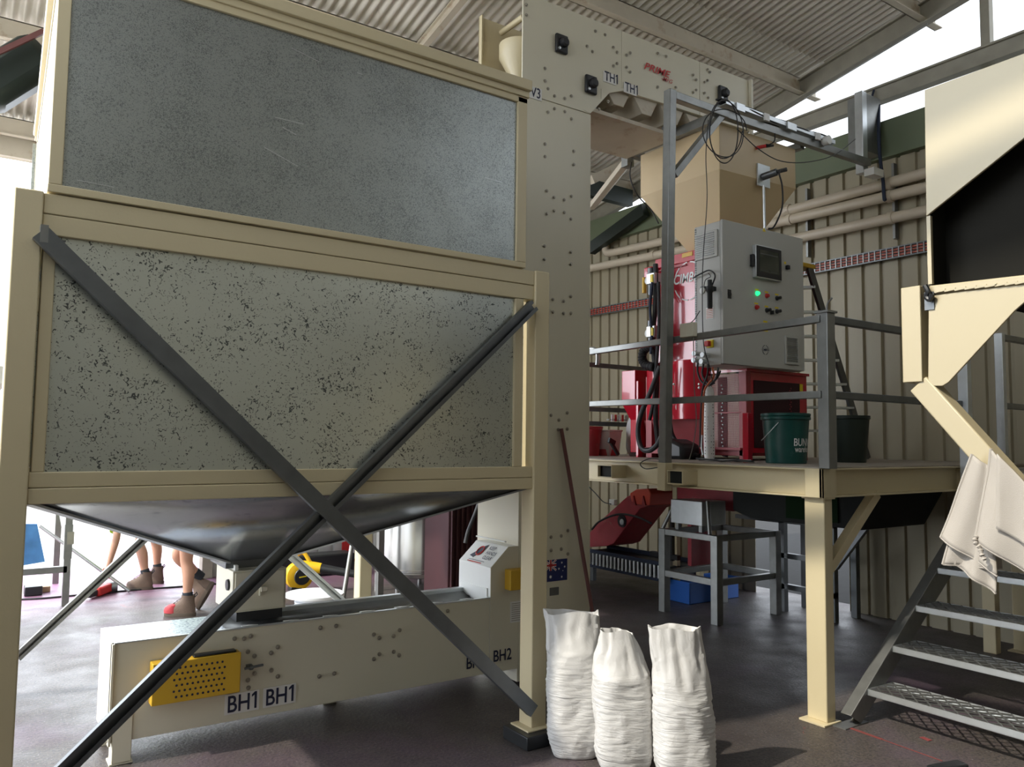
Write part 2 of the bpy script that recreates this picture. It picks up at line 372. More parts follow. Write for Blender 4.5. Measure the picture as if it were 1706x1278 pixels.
# rafters: gable end, an inner one, both sloping with the roof
def rafter(x, i, y0=-5.2, y1=9.7, h=.2, w=.09, m='girt', dz=0):
    mb = MB().bar((x, y0, RZ(y0)-h/2+dz), (x, y1, RZ(y1)-h/2+dz), .012, h, (0,0,1))
    for s in (.5, -.5): mb.bar((x, y0, RZ(y0)-h/2+dz+s*h), (x, y1, RZ(y1)-h/2+dz+s*h), w, .012, (0,0,1))
    struct(mb, 'trim_%d' % i, m)
rafter(7.42, 30, dz=.16, m='girt')
rafter(3.34, 31, y0=4.6, h=.09, w=.06, m='purlin', dz=.10)
rafter(-.45, 32, h=.2)
struct(MB().box(-.55, 2.4, 9.66, 9.72, 4.55, 4.92).cyl((-.5, 9.78, 4.60), (2.4, 9.78, 4.60), .05, 12), 'trim_33', 'purlin')
for i, (y, z) in enumerate(((3.3, 5.83), (6.4, 5.28), (.2, 6.35))):
    struct(MB().box(7.38, 7.46, y-.04, y+.04, 4.78, z), 'trim_%d' % (34+i), 'girt', bevel=.003)
# tie rod under the gable
struct(MB().tube([P(1340, 165, 'x', 7.30), P(1545, 40, 'x', 7.30)], .008, 6), 'trim_38', 'steel')
# steel brace and dark beam seen beyond the elevator
struct(MB().bar(P(985, 345, 'y', 7.3), P(1053, 262, 'y', 7.0), .07, .09).bar(P(985, 300, 'y', 7.0), P(1062, 262, 'y', 7.0), .07, .10), 'trim_39', 'purlin')
struct(MB().bar(P(985, 415, 'x', 7.1), P(1075, 350, 'x', 7.1), .1, .16), 'trim_40', 'darkgreen')
struct(MB().bar((3.2, 7.85, 5.0), (7.3, 7.85, 4.95), .10, .22), 'trim_41', 'darkgreen')
# roller shutter box / duct high on the left
ob = MB().bar(P(-40, 160, 'y', 6.9), P(75, 90, 'y', 6.9), .34, .34).build('roof_duct', 'darkgreen', bevel=.09)
tag(ob, 'dark green round-edged duct hanging under the roof at upper left', 'duct')
tag(MB().bar(P(-30, 100, 'y', 6.6), P(73, 52, 'y', 6.6), .03, .035).build('brace_rod', 'maroonpole'), 'thin dark brace rod crossing above the duct under the roof', 'rod')
struct(MB().box(5.9, 7.3, 9.6, 9.75, 0, 4.7), 'trim_42', 'purlin')

# ================================================================== STORAGE BIN
BIN = thing('storage_bin', 'huge cream-framed square bin with galvanised panels and X bracing filling the left of the photo', 'bin', (1.41, 4.82, 0))
X0, X1, Y0, Y1 = .105, 2.722, 3.60, 6.04
pw = .10
for (x, y) in ((X0, Y0), (X1-pw, Y0), (X0+.075, Y1-.12), (X1-pw, Y1-.12)):
    lg = MB().box(x, x+pw, y, y+.12, .0 if x < 1 or y > 5 else .07, 2.615).build('leg', 'cream', BIN, bevel=.006)
MB().box(2.535, 2.70, 3.515, 3.75, 0, .072).build('foot_pad', 'black', BIN, bevel=.006)
MB().box(2.575, 2.73, 3.565, 3.735, .072, .082).build('foot_plate', 'cream', BIN, bevel=.003)
# lower frame: beams and inner angle frames on the four sides
fr = MB()
for y0, y1, dx_ in ((3.612, 3.70, 0), (5.94, 6.03, .07)):
    fr.box(.205+dx_, 2.622, y0, y1, 2.53, 2.612).box(.205+dx_, 2.622, y0+.003, y1-.003, 2.445, 2.528)
    fr.box(.205+dx_, 2.622, y0, y1, 1.378, 1.44).box(.205+dx_, 2.622, y0+.003, y1-.003, 1.442, 1.503)
    fr.box(.213+dx_, .258+dx_, y0+.006, y1-.01, 1.503, 2.445).box(2.497, 2.553, y0+.006, y1-.01, 1.503, 2.445)
for xa_, xb_ in ((.155, .225), (2.67, 2.67)):
    fr.bar((xa_, 3.72, 2.528), (xb_, 5.92, 2.528), .08, .167, ZD).bar((xa_, 3.72, 1.44), (xb_, 5.92, 1.44), .08, .125, ZD)
fr.build('lower_frame', 'cream', BIN, bevel=.004)
MB().box(.256, 2.499, 3.635, 3.641, 1.50, 2.45).build('lower_panel', 'panel_lo', BIN)
MB().box(.256, 2.56, 6.0, 6.006, 1.50, 2.45).build('lower_panel', 'panel_lo', BIN)
MB().bar((.153, 3.72, 1.975), (.223, 5.92, 1.975), .006, .95, ZD).build('lower_panel', 'panel_lo', BIN)
MB().box(2.66, 2.666, 3.72, 5.92, 1.50, 2.45).build('lower_panel', 'panel_lo', BIN)
# upper box
uf = MB()
for y0, y1, dx_ in ((3.60, 3.66, 0), (5.98, 6.04, .068)):
    uf.box(.215+dx_, 2.552, y0, y1, 2.618, 2.650).box(.217+dx_, .266+dx_, y0, y1, 2.65, 3.60).box(2.488, 2.552, y0, y1, 2.65, 3.60)
    uf.box(.217+dx_, 2.552, y0, y1, 3.568, 3.605)
for xa_, xb_ in ((.2375, .305), (2.5325, 2.5325)):
    uf.bar((xa_, 3.66, 2.634), (xb_, 5.98, 2.634), .045, .032, ZD).bar((xa_, 3.66, 3.587), (xb_, 5.98, 3.587), .045, .036, ZD)
uf.build('upper_frame', 'cream', BIN, bevel=.003)
tb = MB()
for y0, y1, dx_ in ((3.57, 3.66, 0), (5.98, 6.07, .075)):
    tb.box(.19+dx_, 2.565, y0, y1, 3.64, 3.70).box(.20+dx_, 2.56, y0+.02, y1, 3.603, 3.64)
for xa_, xb_ in ((.225, .30), (2.532, 2.532)): tb.bar((xa_, 3.66, 3.652), (xb_, 5.98, 3.652), .07, .095, ZD)
tb.build('top_rail', 'cream', BIN, bevel=.004)
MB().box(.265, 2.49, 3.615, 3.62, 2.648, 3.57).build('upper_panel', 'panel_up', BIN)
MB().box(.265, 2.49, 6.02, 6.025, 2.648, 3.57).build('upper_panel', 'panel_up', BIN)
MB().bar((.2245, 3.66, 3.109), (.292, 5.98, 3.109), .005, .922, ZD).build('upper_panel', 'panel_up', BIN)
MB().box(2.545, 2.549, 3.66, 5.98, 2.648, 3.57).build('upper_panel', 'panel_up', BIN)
# scratches on the upper sheet
for (a, b, c, d) in ((486,80,532,103),(458,195,506,207),(471,212,494,225),(440,245,496,277),(595,121,604,124),(808,296,836,304),(190,325,236,338),(128,300,190,312)):
    p, q = P(a,b,'y',3.6135), P(c,d,'y',3.6135); MB().bar(p, q, .003, .0006, YD).build('scratch', 'steel_lite', BIN)
# pyramid hopper bottom
hp = MB(); a = [(.21,3.66,1.385),(2.62,3.66,1.385),(2.62,5.98,1.385),(.27,5.98,1.385)]; b = [(1.25,4.66,.945),(1.57,4.66,.945),(1.57,4.98,.945),(1.25,4.98,.945)]
hp.add(a+b, [(0,1,5,4),(1,2,6,5),(2,3,7,6),(3,0,4,7)])
hp.build('hopper_bottom', 'hopper', BIN, ang=10, solid=.006)
ed = MB()
for i in range(4): MB().bar(Vector(a[i])+V(0,0,-.006), Vector(b[i])+V(0,0,-.006), .05, .010, ZD).build('hopper_seam', 'steel_lite' if i in (0,3) else 'steel', BIN)
MB().box(1.24, 1.58, 4.65, 4.99, .905, .955).build('hopper_outlet', 'steel_dark', BIN, bevel=.004)
# braces: steel channels (two lips and a web)
def channel(p, q, w, up, d=.035, m='steel_dark', name='brace', parent=BIN, lip=.004):
    p, q = Vector(p), Vector(q); t = (q-p).normalized(); up = Vector(up); s = t.cross(up).normalized()
    mb = MB().bar(p, q, w, .006, up)
    for k in (1, -1):
        o = s*(k*(w/2-lip/2)); mb.bar(p+o+up*d/2, q+o+up*d/2, lip, d, up)
        o2 = s*(k*(w/2-.010)); mb.bar(p+o2+up*d, q+o2+up*d, .020, .004, up)
    return mb.build(name, m, parent)
channel((.197, 3.560, 2.44), (2.61, 3.560, .185), .070, (0, 1, 0))
channel((2.60, 3.604, 2.41), (.30, 3.604, .285), .066, (0, -1, 0), d=.030)
tag(MB().box(.197, .225, 3.556, 3.600, 2.40, 2.47).build('brace_gusset', 'steel', BIN), None)
channel((.15, 3.64, .75), (.15, 1.0, .75), .01, (1,0,0)) if False else None
channel((.15, 5.90, .10), (.15, 3.68, .78), .05, (1, 0, 0), m='steel') if False else None
# side and rear braces
pL = P(33, 1090, 'x', .9), P(246, 894, 'x', .9)
channel(P(28, 1094, 'y', 5.98), P(262, 876, 'y', 5.98), .055, (0, -1, 0), m='steel')
channel(P(472, 915, 'y', 5.98), P(600, 1030, 'y', 5.98), .060, (0, -1, 0), m='steel_lite')

# slide gate box on the conveyor
G = thing('slide_gate_box', 'pale cream metal gate box between the bin outlet and the long conveyor', 'gate box', (1.42, 4.78, .62))
MB().box(1.27, 1.575, 4.60, 4.95, .665, .895).build('housing', 'offwhite', G, bevel=.003)
MB().box(1.283, 1.562, 4.592, 4.60, .675, .885).build('cover_plate', 'offwhite', G, bevel=.002)
MB().box(1.30, 1.56, 4.61, 4.94, .612, .665).build('gasket', 'black', G)
hd = MB().box(1.415, 1.425, 4.575, 4.592, .75, .83).box(1.42, 1.455, 4.562, 4.592, .775, .80); hd.build('latch', 'offwhite', G, bevel=.002)
MB().lathe((1.27, 4.68, .81), [(.001,-.012),(.03,-.012),(.032,-.004),(.032,0)], 20, 'x').build('rotary_knob', 'black', G)
lip = MB().box(1.285, 1.305, 4.62, 4.93, .895, .925).box(1.31, 1.54, 4.66, 4.93, .895, .905); lip.build('flange', 'white', G, bevel=.002)

# ================================================================== BUCKET ELEVATOR
EL = thing('bucket_elevator', 'tall white Z-shaped bucket elevator with a low floor conveyor and a top arm', 'elevator', (3.45, 4.7, 0))
YF, YB = 4.49, 4.90
boot = MB()
boot.box(.66, 2.92, YF, YF+.012, .112, .600)                 # front plate
boot.box(.66, 2.92, YB-.012, YB, .112, .600)                 # rear plate
boot.box(.655, .667, YF, YB, .112, .600)                     # end plate
boot.box(.667, 2.92, YF+.012, YB-.012, .112, .124)
boot.build('conveyor_housing', 'offwhite', EL, bevel=.002)
MB().box(.667, 1.22, YF+.01, YB-.01, .594, .602).build('end_cover', 'seed', EL)
ch = MB().add([(1.22,YF+.012,.582),(2.92,YF+.012,.582),(2.92,4.66,.535),(1.22,4.66,.535)], [(0,1,2,3)]).add([(1.22,4.66,.535),(2.92,4.66,.535),(2.92,4.84,.60),(1.22,4.84,.60)], [(0,1,2,3)])
ch.build('trough_plate', 'steel', EL, solid=.004)
MB().bar((1.22,4.845,.605), (2.92,4.845,.605), .045, .03).build('rear_rail', 'steel_lite', EL, bevel=.003)
MB().bar((.667,YF+.006,.603), (2.92,YF+.006,.603), .022, .006).build('front_lip', 'steel_lite', EL)
t0 = None
for i in range(7):
    x = 1.30+.235*i
    t = MB().prism([(x,YF+.012,.607),(x+.09,YF+.012,.607),(x+.05,YF+.06,.600),(x+.01,YF+.06,.600)], (0,0,.003)).build('clip', 'white', EL) if not t0 else None
    if t: t0 = t
    elif i: copies(t0, [(.235*i, 0, 0)])
MB().box(.655, .667, YF-.012, YF+.03, .10, .60).build('corner_angle', 'offwhite', EL, bevel=.002)
ft = MB().box(.665, .775, YF-.005, YF+.10, 0, .012).box(.675, .765, YF-.008, YF-.001, .012, .25).box(.675, .765, YF-.001, YF+.09, .012, .110); ft.build('foot', 'offwhite', EL, bevel=.003)
MB().box(.665, .775, YB-.10, YB-.015, 0, .110).build('foot', 'offwhite', EL, bevel=.003)
MB().box(1.9, 1.99, YB-.10, YB, 0, .112).build('foot', 'offwhite', EL, bevel=.003)
# boot hood with sloping face
hx = [(2.92,.112),(3.14,.112),(3.14,.955),(3.04,.955),(2.92,.80),(2.92,.60)]
pts = [P(818.3,946,'y',YF), P(846.8,911,'y',YF)]
hx = [(2.921,.112),(3.145,.112),(3.145,pts[1].z),(pts[1].x,pts[1].z),(2.921,pts[0].z)]
MB().prism([(x, YF, z) for x, z in hx], (0, YB-YF, 0)).build('boot_hood', 'white', EL, bevel=.003)  # whiter than its side plate: light on the left faces put into colour
MB().prism([(x, YF-.003, z) for x, z in hx], (0, .003, 0)).build('hood_side_plate', 'offwhite', EL)
MB().box(2.913, 2.921, YF+.03, YB-.03, .575, .66).build('hood_door', 'white', EL, bevel=.002)
MB().box(3.045, 3.06, YF+.02, YB-.02, .955, .965).build('hood_hinge', 'white', EL, bevel=.002)
# leg casing
MB().box(3.145, 3.772, YF, YB+.12, .02, 4.112).build('leg_casing', 'offwhite', EL, bevel=.003)
MB().box(3.15, 3.78, YF-.003, YF, .095, 1.005).build('boot_side_plate', 'offwhite', EL, bevel=.001)
# head and top arm in one outline
arm = [(3.135,4.118),(3.765,4.118),(3.955,4.335),(4.02,4.385),(5.62,4.42),(5.62,4.88),(3.135,4.86)]
head = arm[:3]+[arm[3],(4.08,4.387),(4.08,4.868),arm[6]]
MB().prism([(x, YF, z) for x, z in head], (0, .012, 0)).build('head_front_plate', 'offwhite', EL, bevel=.002)
MB().prism([(x, YF+.012, z) for x, z in [(3.72,4.118)]+head[1:6]+[(3.72,4.865)]], (0, YB-YF+.09, 0)).build('head_casing', 'offwhite', EL, bevel=.003)
zr = P(826, 38, 'y', 4.90).z
MB().box(3.02, 3.72, 4.895, 4.905, 4.02, zr).build('head_rear_plate', 'cream', EL, bevel=.002)
MB().box(3.02, 3.03, 4.86, 4.905, 4.02, zr).build('plate_flange', 'cream', EL)
MB().box(3.14, 3.72, 4.50, 4.895, 4.112, 4.14).build('head_floor', 'purlin', EL)
MB().prism([(x, YF+.002, z) for x, z in [(4.083,4.388),(4.968,4.405),(4.968,4.874),(4.083,4.868)]], (0, YB-YF+.1, 0)).build('arm_casing', 'offwhite', EL, bevel=.003)
MB().prism([(x, YF+.002, z) for x, z in [(4.972,4.405),(5.615,4.42),(5.615,4.88),(4.972,4.874)]], (0, YB-YF+.1, 0)).build('arm_casing', 'offwhite', EL, bevel=.003)
MB().box(5.60, 5.625, YF-.03, YF, 4.16, 4.88).build('end_angle', 'offwhite', EL, bevel=.002)
MB().prism([(x, YF-.003, z) for x, z in [(3.70,4.13),(3.765,4.12),(3.955,4.33),(4.10,4.385),(4.10,4.40),(3.93,4.385),(3.87,4.34),(3.87,4.26)]], (0,.003,0)).build('edge_gusset', 'offwhite', EL)
# zigzag trough under the arm
zz = []
for i in range(4):
    x = 3.93+i*.30
    MB().prism([(x,YF+.03,4.40),(x+.27,YF+.03,4.40),(x+.20,YF+.03,4.27),(x+.10,YF+.03,4.27)], (0,.36,0)).build('bucket', 'purlin', EL, bevel=.004)
MB().box(3.80, 4.74, YF+.05, YB+.25, 4.17, 4.20).build('catch_tray', 'purlin', EL)
for (x,y) in ((3.9,4.6),(4.65,4.6),(3.9,4.85),(4.65,4.85)): MB().box(x,x+.02,y,y+.02,4.19,4.42).build('tray_hanger', 'steel', EL)
# inlet bracket on the left of the head
MB().cyl(P(835,55,'y',4.86),P(872,28,'y',4.60),.022,14).build('bracket_tube', 'cream', EL)
MB().lathe((3.25,4.70,4.42), [(.15,.16),(.15,.06),(.05,-.12),(.05,-.3)], 24).build('inlet_funnel', 'cream', EL)
MB().box(3.02, 3.14, 4.60, 4.88, 4.02, 4.04).build('bracket_shelf', 'cream', EL)
# bearings
for (px, py) in ((936,73),(985,141),(1205,157)):
    c = P(px, py, 'y', YF-.02)
    b = MB().box(c.x-.055, c.x+.055, YF-.03, YF-.003, c.z-.07, c.z+.07).build('bearing_block', 'black', EL, bevel=.010)
    MB().lathe((c.x+.01, YF-.03, c.z+.008), [(.038,0),(.036,-.022),(.024,-.034),(.001,-.036)], 24, 'y').build('bearing_cap', 'rubber', b)
    MB().lathe((c.x-.032, YF-.03, c.z-.045), [(.010,0),(.010,-.012),(.001,-.014)], 12, 'y').build('grease_nipple', 'steel_lite', b)
# bolts
BP = [(978,77),(987,86),(1022,79),(1028,87),(1044,92),(1050,88),(1022,110),(1028,106),(1044,112),(1050,120),(1096,89),(1110,94),(992,52),(1008,58),
      (1155,125),(1160,133),(1174,137),(1179,134),(1155,154),(1160,150),(1174,155),(1180,163),(1126,146),(1096,145),(1179,116),(1183,120),
      (908,114),(908,135),(913,148),(924,160),(941,164),(952,160),(913,187),(924,181),(941,186),(952,198),(998,182),(1013,169),
      (908,240),(908,261),(956,252),(956,274),(911,318),(923,329),(940,333),(952,327),(911,356),(923,351),(940,354),(951,365),
      (907,410),(907,432),(951,420),(951,440),(921,499),(921,520),(939,502),(951,494),(939,522),(951,522),(918,692),(931,700),(945,688),(945,715),(930,716),(918,895),(935,893),(946,884),(918,917),(935,915),(946,923),(877,8),(877,25),
      (903,1022),(892,988)]
BQ = [(413,1086),(424,1093),(452,1088),(463,1078),(452,1117),(463,1127),(413,1133),(424,1122),(414,1146),(391,1064),(407,1064),(418,1060),
      (623,1057),(632,1063),(656,1060),(666,1050),(623,1098),(632,1090),(656,1086),(665,1092),(534,1046),(560,1043),(532,1127),(557,1122),(746,1018),(723,1095),(745,1091),
      (799,1031),(807,1037),(799,1070),(807,1061),(827,1034),(836,1025),(827,1057),(835,1063),(189,1100),(187,1196),(858,914)]
b0 = None
for k, (px, py) in enumerate(BP+BQ):
    c = P(px, py, 'y', YF-.004)
    if b0 is None:
        b0 = MB().lathe((c.x, YF-.003, c.z), [(.013,0),(.013,-.003),(.0085,-.0035),(.0085,-.009),(.006,-.011)], 8, 'y').build('bolt', 'bolt', EL); c0 = c
    elif k < 100: copies(b0, [(c.x-c0.x, 0, c.z-c0.z)])
# yellow guard with punched holes
g0, g1 = P(252,1172,'y',4.43), P(402,1092,'y',4.43)
gz0, gz1 = P(402,1153,'y',4.405).z, P(402,1087,'y',4.405).z; g0, g1 = P(252,1172,'y',4.405), P(402,1092,'y',4.405)
GD = MB().box(g0.x, g1.x-.0, 4.405, YF-.003, gz0, gz1).build('yellow_guard', 'yellow', EL, bevel=.004)
hh = []
h0 = None
for r in range(6):
    for c in range(10):
        if r == 5 and c > 9: continue
        x = g0.x+.105+c*.0265+(.012 if r % 2 else 0); z = gz1-.035-r*.029
        if h0 is None:
            h0 = MB().lathe((x, 4.4055, z), [(.0062,0),(.0062,-.0015),(.001,-.0015)], 10, 'y').build('punched_hole', 'ink', GD); hx0 = (x, z)
        else: copies(h0, [(x-hx0[0], 0, z-hx0[1])])
MB().box(g0.x+.20, g1.x-.02, 4.42, 4.47, gz1, gz1+.012).build('rubber_strip', 'black', GD, bevel=.006)
c = P(405,1112,'y',YF-.02)
MB().cyl((c.x, YF-.05, c.z), (c.x+.10, YF-.05, c.z+.006), .007, 10).lathe((c.x+.035,YF-.05,c.z), [(.013,-.008),(.013,.008)], 8, 'x').box(c.x+.02,c.x+.05,YF-.05,YF,c.z-.008,c.z+.008).build('tension_bolt', 'steel_dark', EL)
# decals on the front faces (raised a hair off the paint)
def decal(px, py, w, h, s, size, m='ink', bg='decal', yv=YF-.006, sh=0, wx=.78):
    c = P(px, py, 'y', yv)
    if bg: MB().box(c.x-.01, c.x+w, yv+.0005, yv+.0025, c.z-.012, c.z+h).build('decal_backing', bg, EL)
    o = txt(s.rstrip('1'), size, (c.x, yv, c.z), XD, ZD, m, EL, shear=sh, wx=wx, off=.012)
    if s.endswith('1'):      # a numeral one with its flag
        x1 = max(v.co.x for v in o.data.vertices)+EL.location.x+size*.09; q = size*.72; yy = yv-.0015
        MB().add([(x1+a*size,yy,c.z+b*q) for a,b in ((.12,0),(.22,0),(.22,1),(.13,1),(0,.84),(0,.70),(.12,.80))],[(0,1,2,3,6),(3,4,5,6)]).build('lettering',m,EL,flat=True)
decal(884, 160, .10, .075, 'V3', .105, bg='decal')
decal(1007, 133, .12, .07, 'TH1', .105)
decal(1041, 151, .125, .07, 'TH1', .105)
decal(377, 1188, .175, .095, 'BH1', .125, wx=.80)
decal(441, 1176, .175, .095, 'BH1', .125, wx=.80)
decal(776, 1115, .165, .07, 'BH2', .105, wx=.80, bg=None)
decal(821, 1103, .165, .07, 'BH2', .105, wx=.80, bg=None)
c = P(1072, 114, 'y', YF-.005); txt('PRIME', .082, c, XD, ZD, 'redink', EL, shear=.35, wx=1.30, off=.015)
c = P(1101, 133, 'y', YF-.005); txt('-MFG', .048, c, XD, ZD, 'redink', EL, shear=.35, wx=1.15, off=.003)
# flag sticker
fa, fb = P(908,934,'y',YF-.006), P(945,966,'y',YF-.006)
FL = MB().box(fa.x, fb.x, YF-.0055, YF-.003, fb.z, fa.z).build('flag_sticker', 'blueink', EL)
w, h = (fb.x-fa.x), (fa.z-fb.z); cx0, cz0, cw, chh = fa.x, fa.z-h*.5, w*.5, h*.5; yf = YF-.0058
MB().bar((cx0,yf,cz0),(cx0+cw,yf,cz0+chh),.014,.0006,YD).bar((cx0,yf,cz0+chh),(cx0+cw,yf,cz0),.014,.0006,YD).bar((cx0,yf-.0004,cz0+chh/2),(cx0+cw,yf-.0004,cz0+chh/2),.024,.0006,YD).bar((cx0+cw/2,yf-.0004,cz0),(cx0+cw/2,yf-.0004,cz0+chh),.024,.0006,YD).build('white_cross', 'whiteink', FL)
MB().bar((cx0,yf-.001,cz0),(cx0+cw,yf-.001,cz0+chh),.004,.0006,YD).bar((cx0,yf-.001,cz0+chh),(cx0+cw,yf-.001,cz0),.004,.0006,YD).bar((cx0,yf-.0014,cz0+chh/2),(cx0+cw,yf-.0014,cz0+chh/2),.013,.0006,YD).bar((cx0+cw/2,yf-.0014,cz0),(cx0+cw/2,yf-.0014,cz0+chh),.013,.0006,YD).build('red_cross', 'redink', FL)
for (u, v, rr) in ((.25,.22,.014),(.75,.83,.009),(.75,.17,.009),(.62,.56,.009),(.88,.63,.009),(.80,.45,.005)):
    pp = []
    for i in range(14):
        a = math.pi*i/7; q = rr*(1 if i % 2 == 0 else .45); pp.append((fa.x+w*u+q*math.sin(a), yf-.0006, fb.z+h*v+q*math.cos(a)))
    MB().prism(pp, (0,.0006,0)).build('star', 'whiteink', FL)
c = P(916,993,'y',YF-.006); MB().box(c.x, c.x+.08, YF-.0055, YF-.003, c.z, c.z+.055).build('data_plate', 'steel_dark', EL)
# yellow inspection box and paper label on the boot
c = P(845,984,'y',YF-.05); MB().box(c.x+.01, 3.22, YF-.075, YF-.003, c.z, c.z+.135).build('yellow_box', 'yellow', EL, bevel=.004)
c = P(848,1041,'y',YF-.005); pl = MB().box(c.x+.01, c.x+.16, YF-.005, YF-.003, c.z+.01, c.z+.15).build('paper_label', 'decal', EL)
lm = MB()
for i in range(9): lm.box(c.x+.02, c.x+.145, YF-.006, YF-.005, c.z+.022+i*.014, c.z+.026+i*.014)
lm.build('label_rows', 'girt', pl)
c = P(862,957,'y',YF-.08); txt('MAX', .03, (3.205, YF-.0755, c.z+.02), (0,0,1), (-1,0,0), 'ink', EL)
# KEEP HANDS CLEAR sticker on the sloping face of the hood
pa, pb = Vector((2.921, YF, pts[0].z)), Vector((pts[1].x, YF, pts[1].z))
ud = (pb-pa).normalized(); xd = V(0,-1,0); ndir = xd.cross(ud)
def onslope(y, u): return pa + ud*u + V(0, y-YF, 0) + ndir*.004
L_ = (pb-pa).length
for i, s in enumerate(('KEEP', 'HANDS', 'CLEAR')): txt(s, .042, onslope(4.665-.004*i, L_*(.70-.22*i)), xd, ud, 'ink', EL, depth=.001, wx=.85, off=.01)
MB().prism([onslope(4.80, L_*.14), onslope(4.60, L_*.14), onslope(4.60, L_*.155), onslope(4.80, L_*.155)], ndir*.001).build('sticker_line', 'ink', EL)
MB().prism([onslope(4.80, L_*.05), onslope(4.62, L_*.05), onslope(4.62, L_*.085), onslope(4.80, L_*.085)], ndir*.001).build('sticker_line', 'redink', EL)
MB().prism([onslope(4.82, L_*.30), onslope(4.77, L_*.25), onslope(4.75, L_*.42), onslope(4.71, L_*.62), onslope(4.70, L_*.90), onslope(4.735, L_*.80), onslope(4.76, L_*.62), onslope(4.79, L_*.48)], ndir*.001).build('hand_symbol', 'ink', EL)
rg = []
for i in range(20):
    a = 2*math.pi*i/20; rg.append(onslope(4.745+.032*math.cos(a), L_*.58+.038*math.sin(a)))
MB().tube(rg+[rg[0]], .005, 6).build('red_ring', 'redink', EL)

# ================================================================== PLATFORM
PL = thing('steel_platform', 'raised cream steel platform with grey handrails carrying the red machine', 'platform', (5.7, 4.7, 0))
def ibeam(p, q, h=.175, w=.10, m='cream', name='beam', parent=PL):
    p, q = Vector(p), Vector(q); mb = MB().bar(p, q, .008, h-.02, ZD).bar(p+V(0,0,h/2-.005), q+V(0,0,h/2-.005), w, .010, ZD).bar(p-V(0,0,h/2-.005), q-V(0,0,h/2-.005), w, .010, ZD)
    return mb.build(name, m, parent, bevel=.002)
ibeam((4.27, 2.93, 1.412), (4.27, 6.5, 1.412))
ibeam((4.26, 2.93, 1.412), (5.90, 2.93, 1.412)); 
MB().box(4.215, 4.235, 2.872, 2.99, 1.325, 1.5).box(4.215, 4.36, 2.872, 2.892, 1.325, 1.5).build('corner_plate', 'cream', PL, bevel=.003)
ibeam((5.90, 2.93, 1.412), (7.2, 2.93, 1.412), h=.14)
ibeam((4.27, 6.5, 1.412), (7.2, 6.5, 1.412)); ibeam((7.15, 2.93, 1.412), (7.15, 6.5, 1.412)); ibeam((4.3, 4.6, 1.412), (7.1, 4.6, 1.412))
MB().box(4.245, 7.2, 2.90, 6.55, 1.497, 1.508).build('deck', 'deck', PL)
for (x, y) in ((4.25, 2.885), (7.05, 2.95), (7.05, 6.35), (4.25, 6.35)):
    MB().box(x, x+.085, y, y+.135, .01, 1.328).build('post', 'cream', PL, bevel=.006)
    MB().box(x-.055, x+.11, y-.02, y+.155, 0, .012).build('base_plate', 'cream', PL, bevel=.002)
    MB().box(x-.012, x+.10, y-.01, y+.145, 1.316, 1.328).build('cap_plate', 'cream', PL)
MB().box(6.80, 6.88, 3.10, 3.20, 0, 1.328).build('post', 'cream', PL, bevel=.006)
MB().bar((4.335, 2.95, .86), (4.90, 2.95, 1.33), .06, .06, ZD).build('knee_brace', 'cream', PL, bevel=.003)
MB().bar((7.05, 3.02, .86), (6.5, 3.02, 1.33), .06, .06, ZD).build('knee_brace', 'cream', PL, bevel=.003)
for y0, wd_, z0 in ((4.63, .17, 1.365), (3.895, .15, 1.352)):
    b = MB()
    for (a0,a1,c0,c1) in ((0,wd_,0,.008),(0,wd_,.092,.10),(0,.008,.008,.092),(wd_-.008,wd_,.008,.092)): b.box(4.115, 4.27, y0+a0, y0+a1, z0+c0, z0+c1)
    s = b.build('tine_sleeve', 'cream', PL, bevel=.002); MB().box(4.14, 4.145, y0+.008, y0+wd_-.008, z0+.008, z0+.092).build('sleeve_shade', 'matt_black', s)  # black plate paints the dark inside of the hollow sleeve
# handrails
def rail(p, q, m='steel', w=.045, name='rail'): return MB().bar(p, q, w, w, ZD).build(name, m, PL, bevel=.004)
ya, yb = P(1097,500,'x',4.13).y, P(1118,500,'x',4.13).y
MB().bar((4.165, 4.112, 1.50), (4.165, 4.052, 4.245), .068, .068, YD).build('tall_post', 'steel', PL, bevel=.005)
MB().bar((4.165, 4.118, 1.30), (4.165, 4.112, 1.50), .075, .078, YD).build('tall_post_foot', 'cream', PL, bevel=.004)
rail((4.235,2.87,2.405),(4.235,5.03,2.385)); rail((4.235,2.87,1.945),(4.235,5.2,1.955))
MB().box(4.225, 4.305, 2.825, 2.90, 1.50, 2.445).build('rail_post', 'steel', PL, bevel=.005)
MB().box(4.215, 4.315, 2.815, 2.91, 2.44, 2.452).tube(curve_pts([(4.27,2.86,2.45),(4.27,2.85,2.50),(4.27,2.82,2.53)],4),.006,6).build('rail_post_cap', 'steel', PL)
rail((4.29,2.86,2.405),(5.9,2.86,2.405), 'steel_dark'); rail((4.29,2.86,1.945),(5.9,2.86,1.945), 'steel_dark')
MB().box(5.84, 5.90, 2.80, 2.87, 1.33, 2.46).build('rail_post', 'steel_lite', PL, bevel=.004)
MB().box(6.38, 6.43, 2.80, 2.86, 1.33, 2.50).build('rail_post', 'steel_lite', PL, bevel=.004); MB().box(7.10, 7.15, 2.80, 2.86, 1.33, 2.50).build('rail_post', 'steel', PL)
rail((6.43,2.83,1.95),(7.12,2.83,1.95)); rail((6.43,2.83,2.47),(7.12,2.83,2.47)); rail((6.43,2.83,1.46),(7.12,2.83,1.46),'steel_lite')
for z, zz in ((2.43,2.42),(1.975,1.97),(1.83,1.82)): rail((4.4,6.2,z),(7.1,6.2,zz),'steel_dark')
MB().box(4.35,4.40,6.17,6.23,1.5,2.46).build('rail_post','steel_dark',PL); MB().box(5.02,5.06,6.05,6.10,1.5,2.46).build('rail_post','steel_dark',PL)
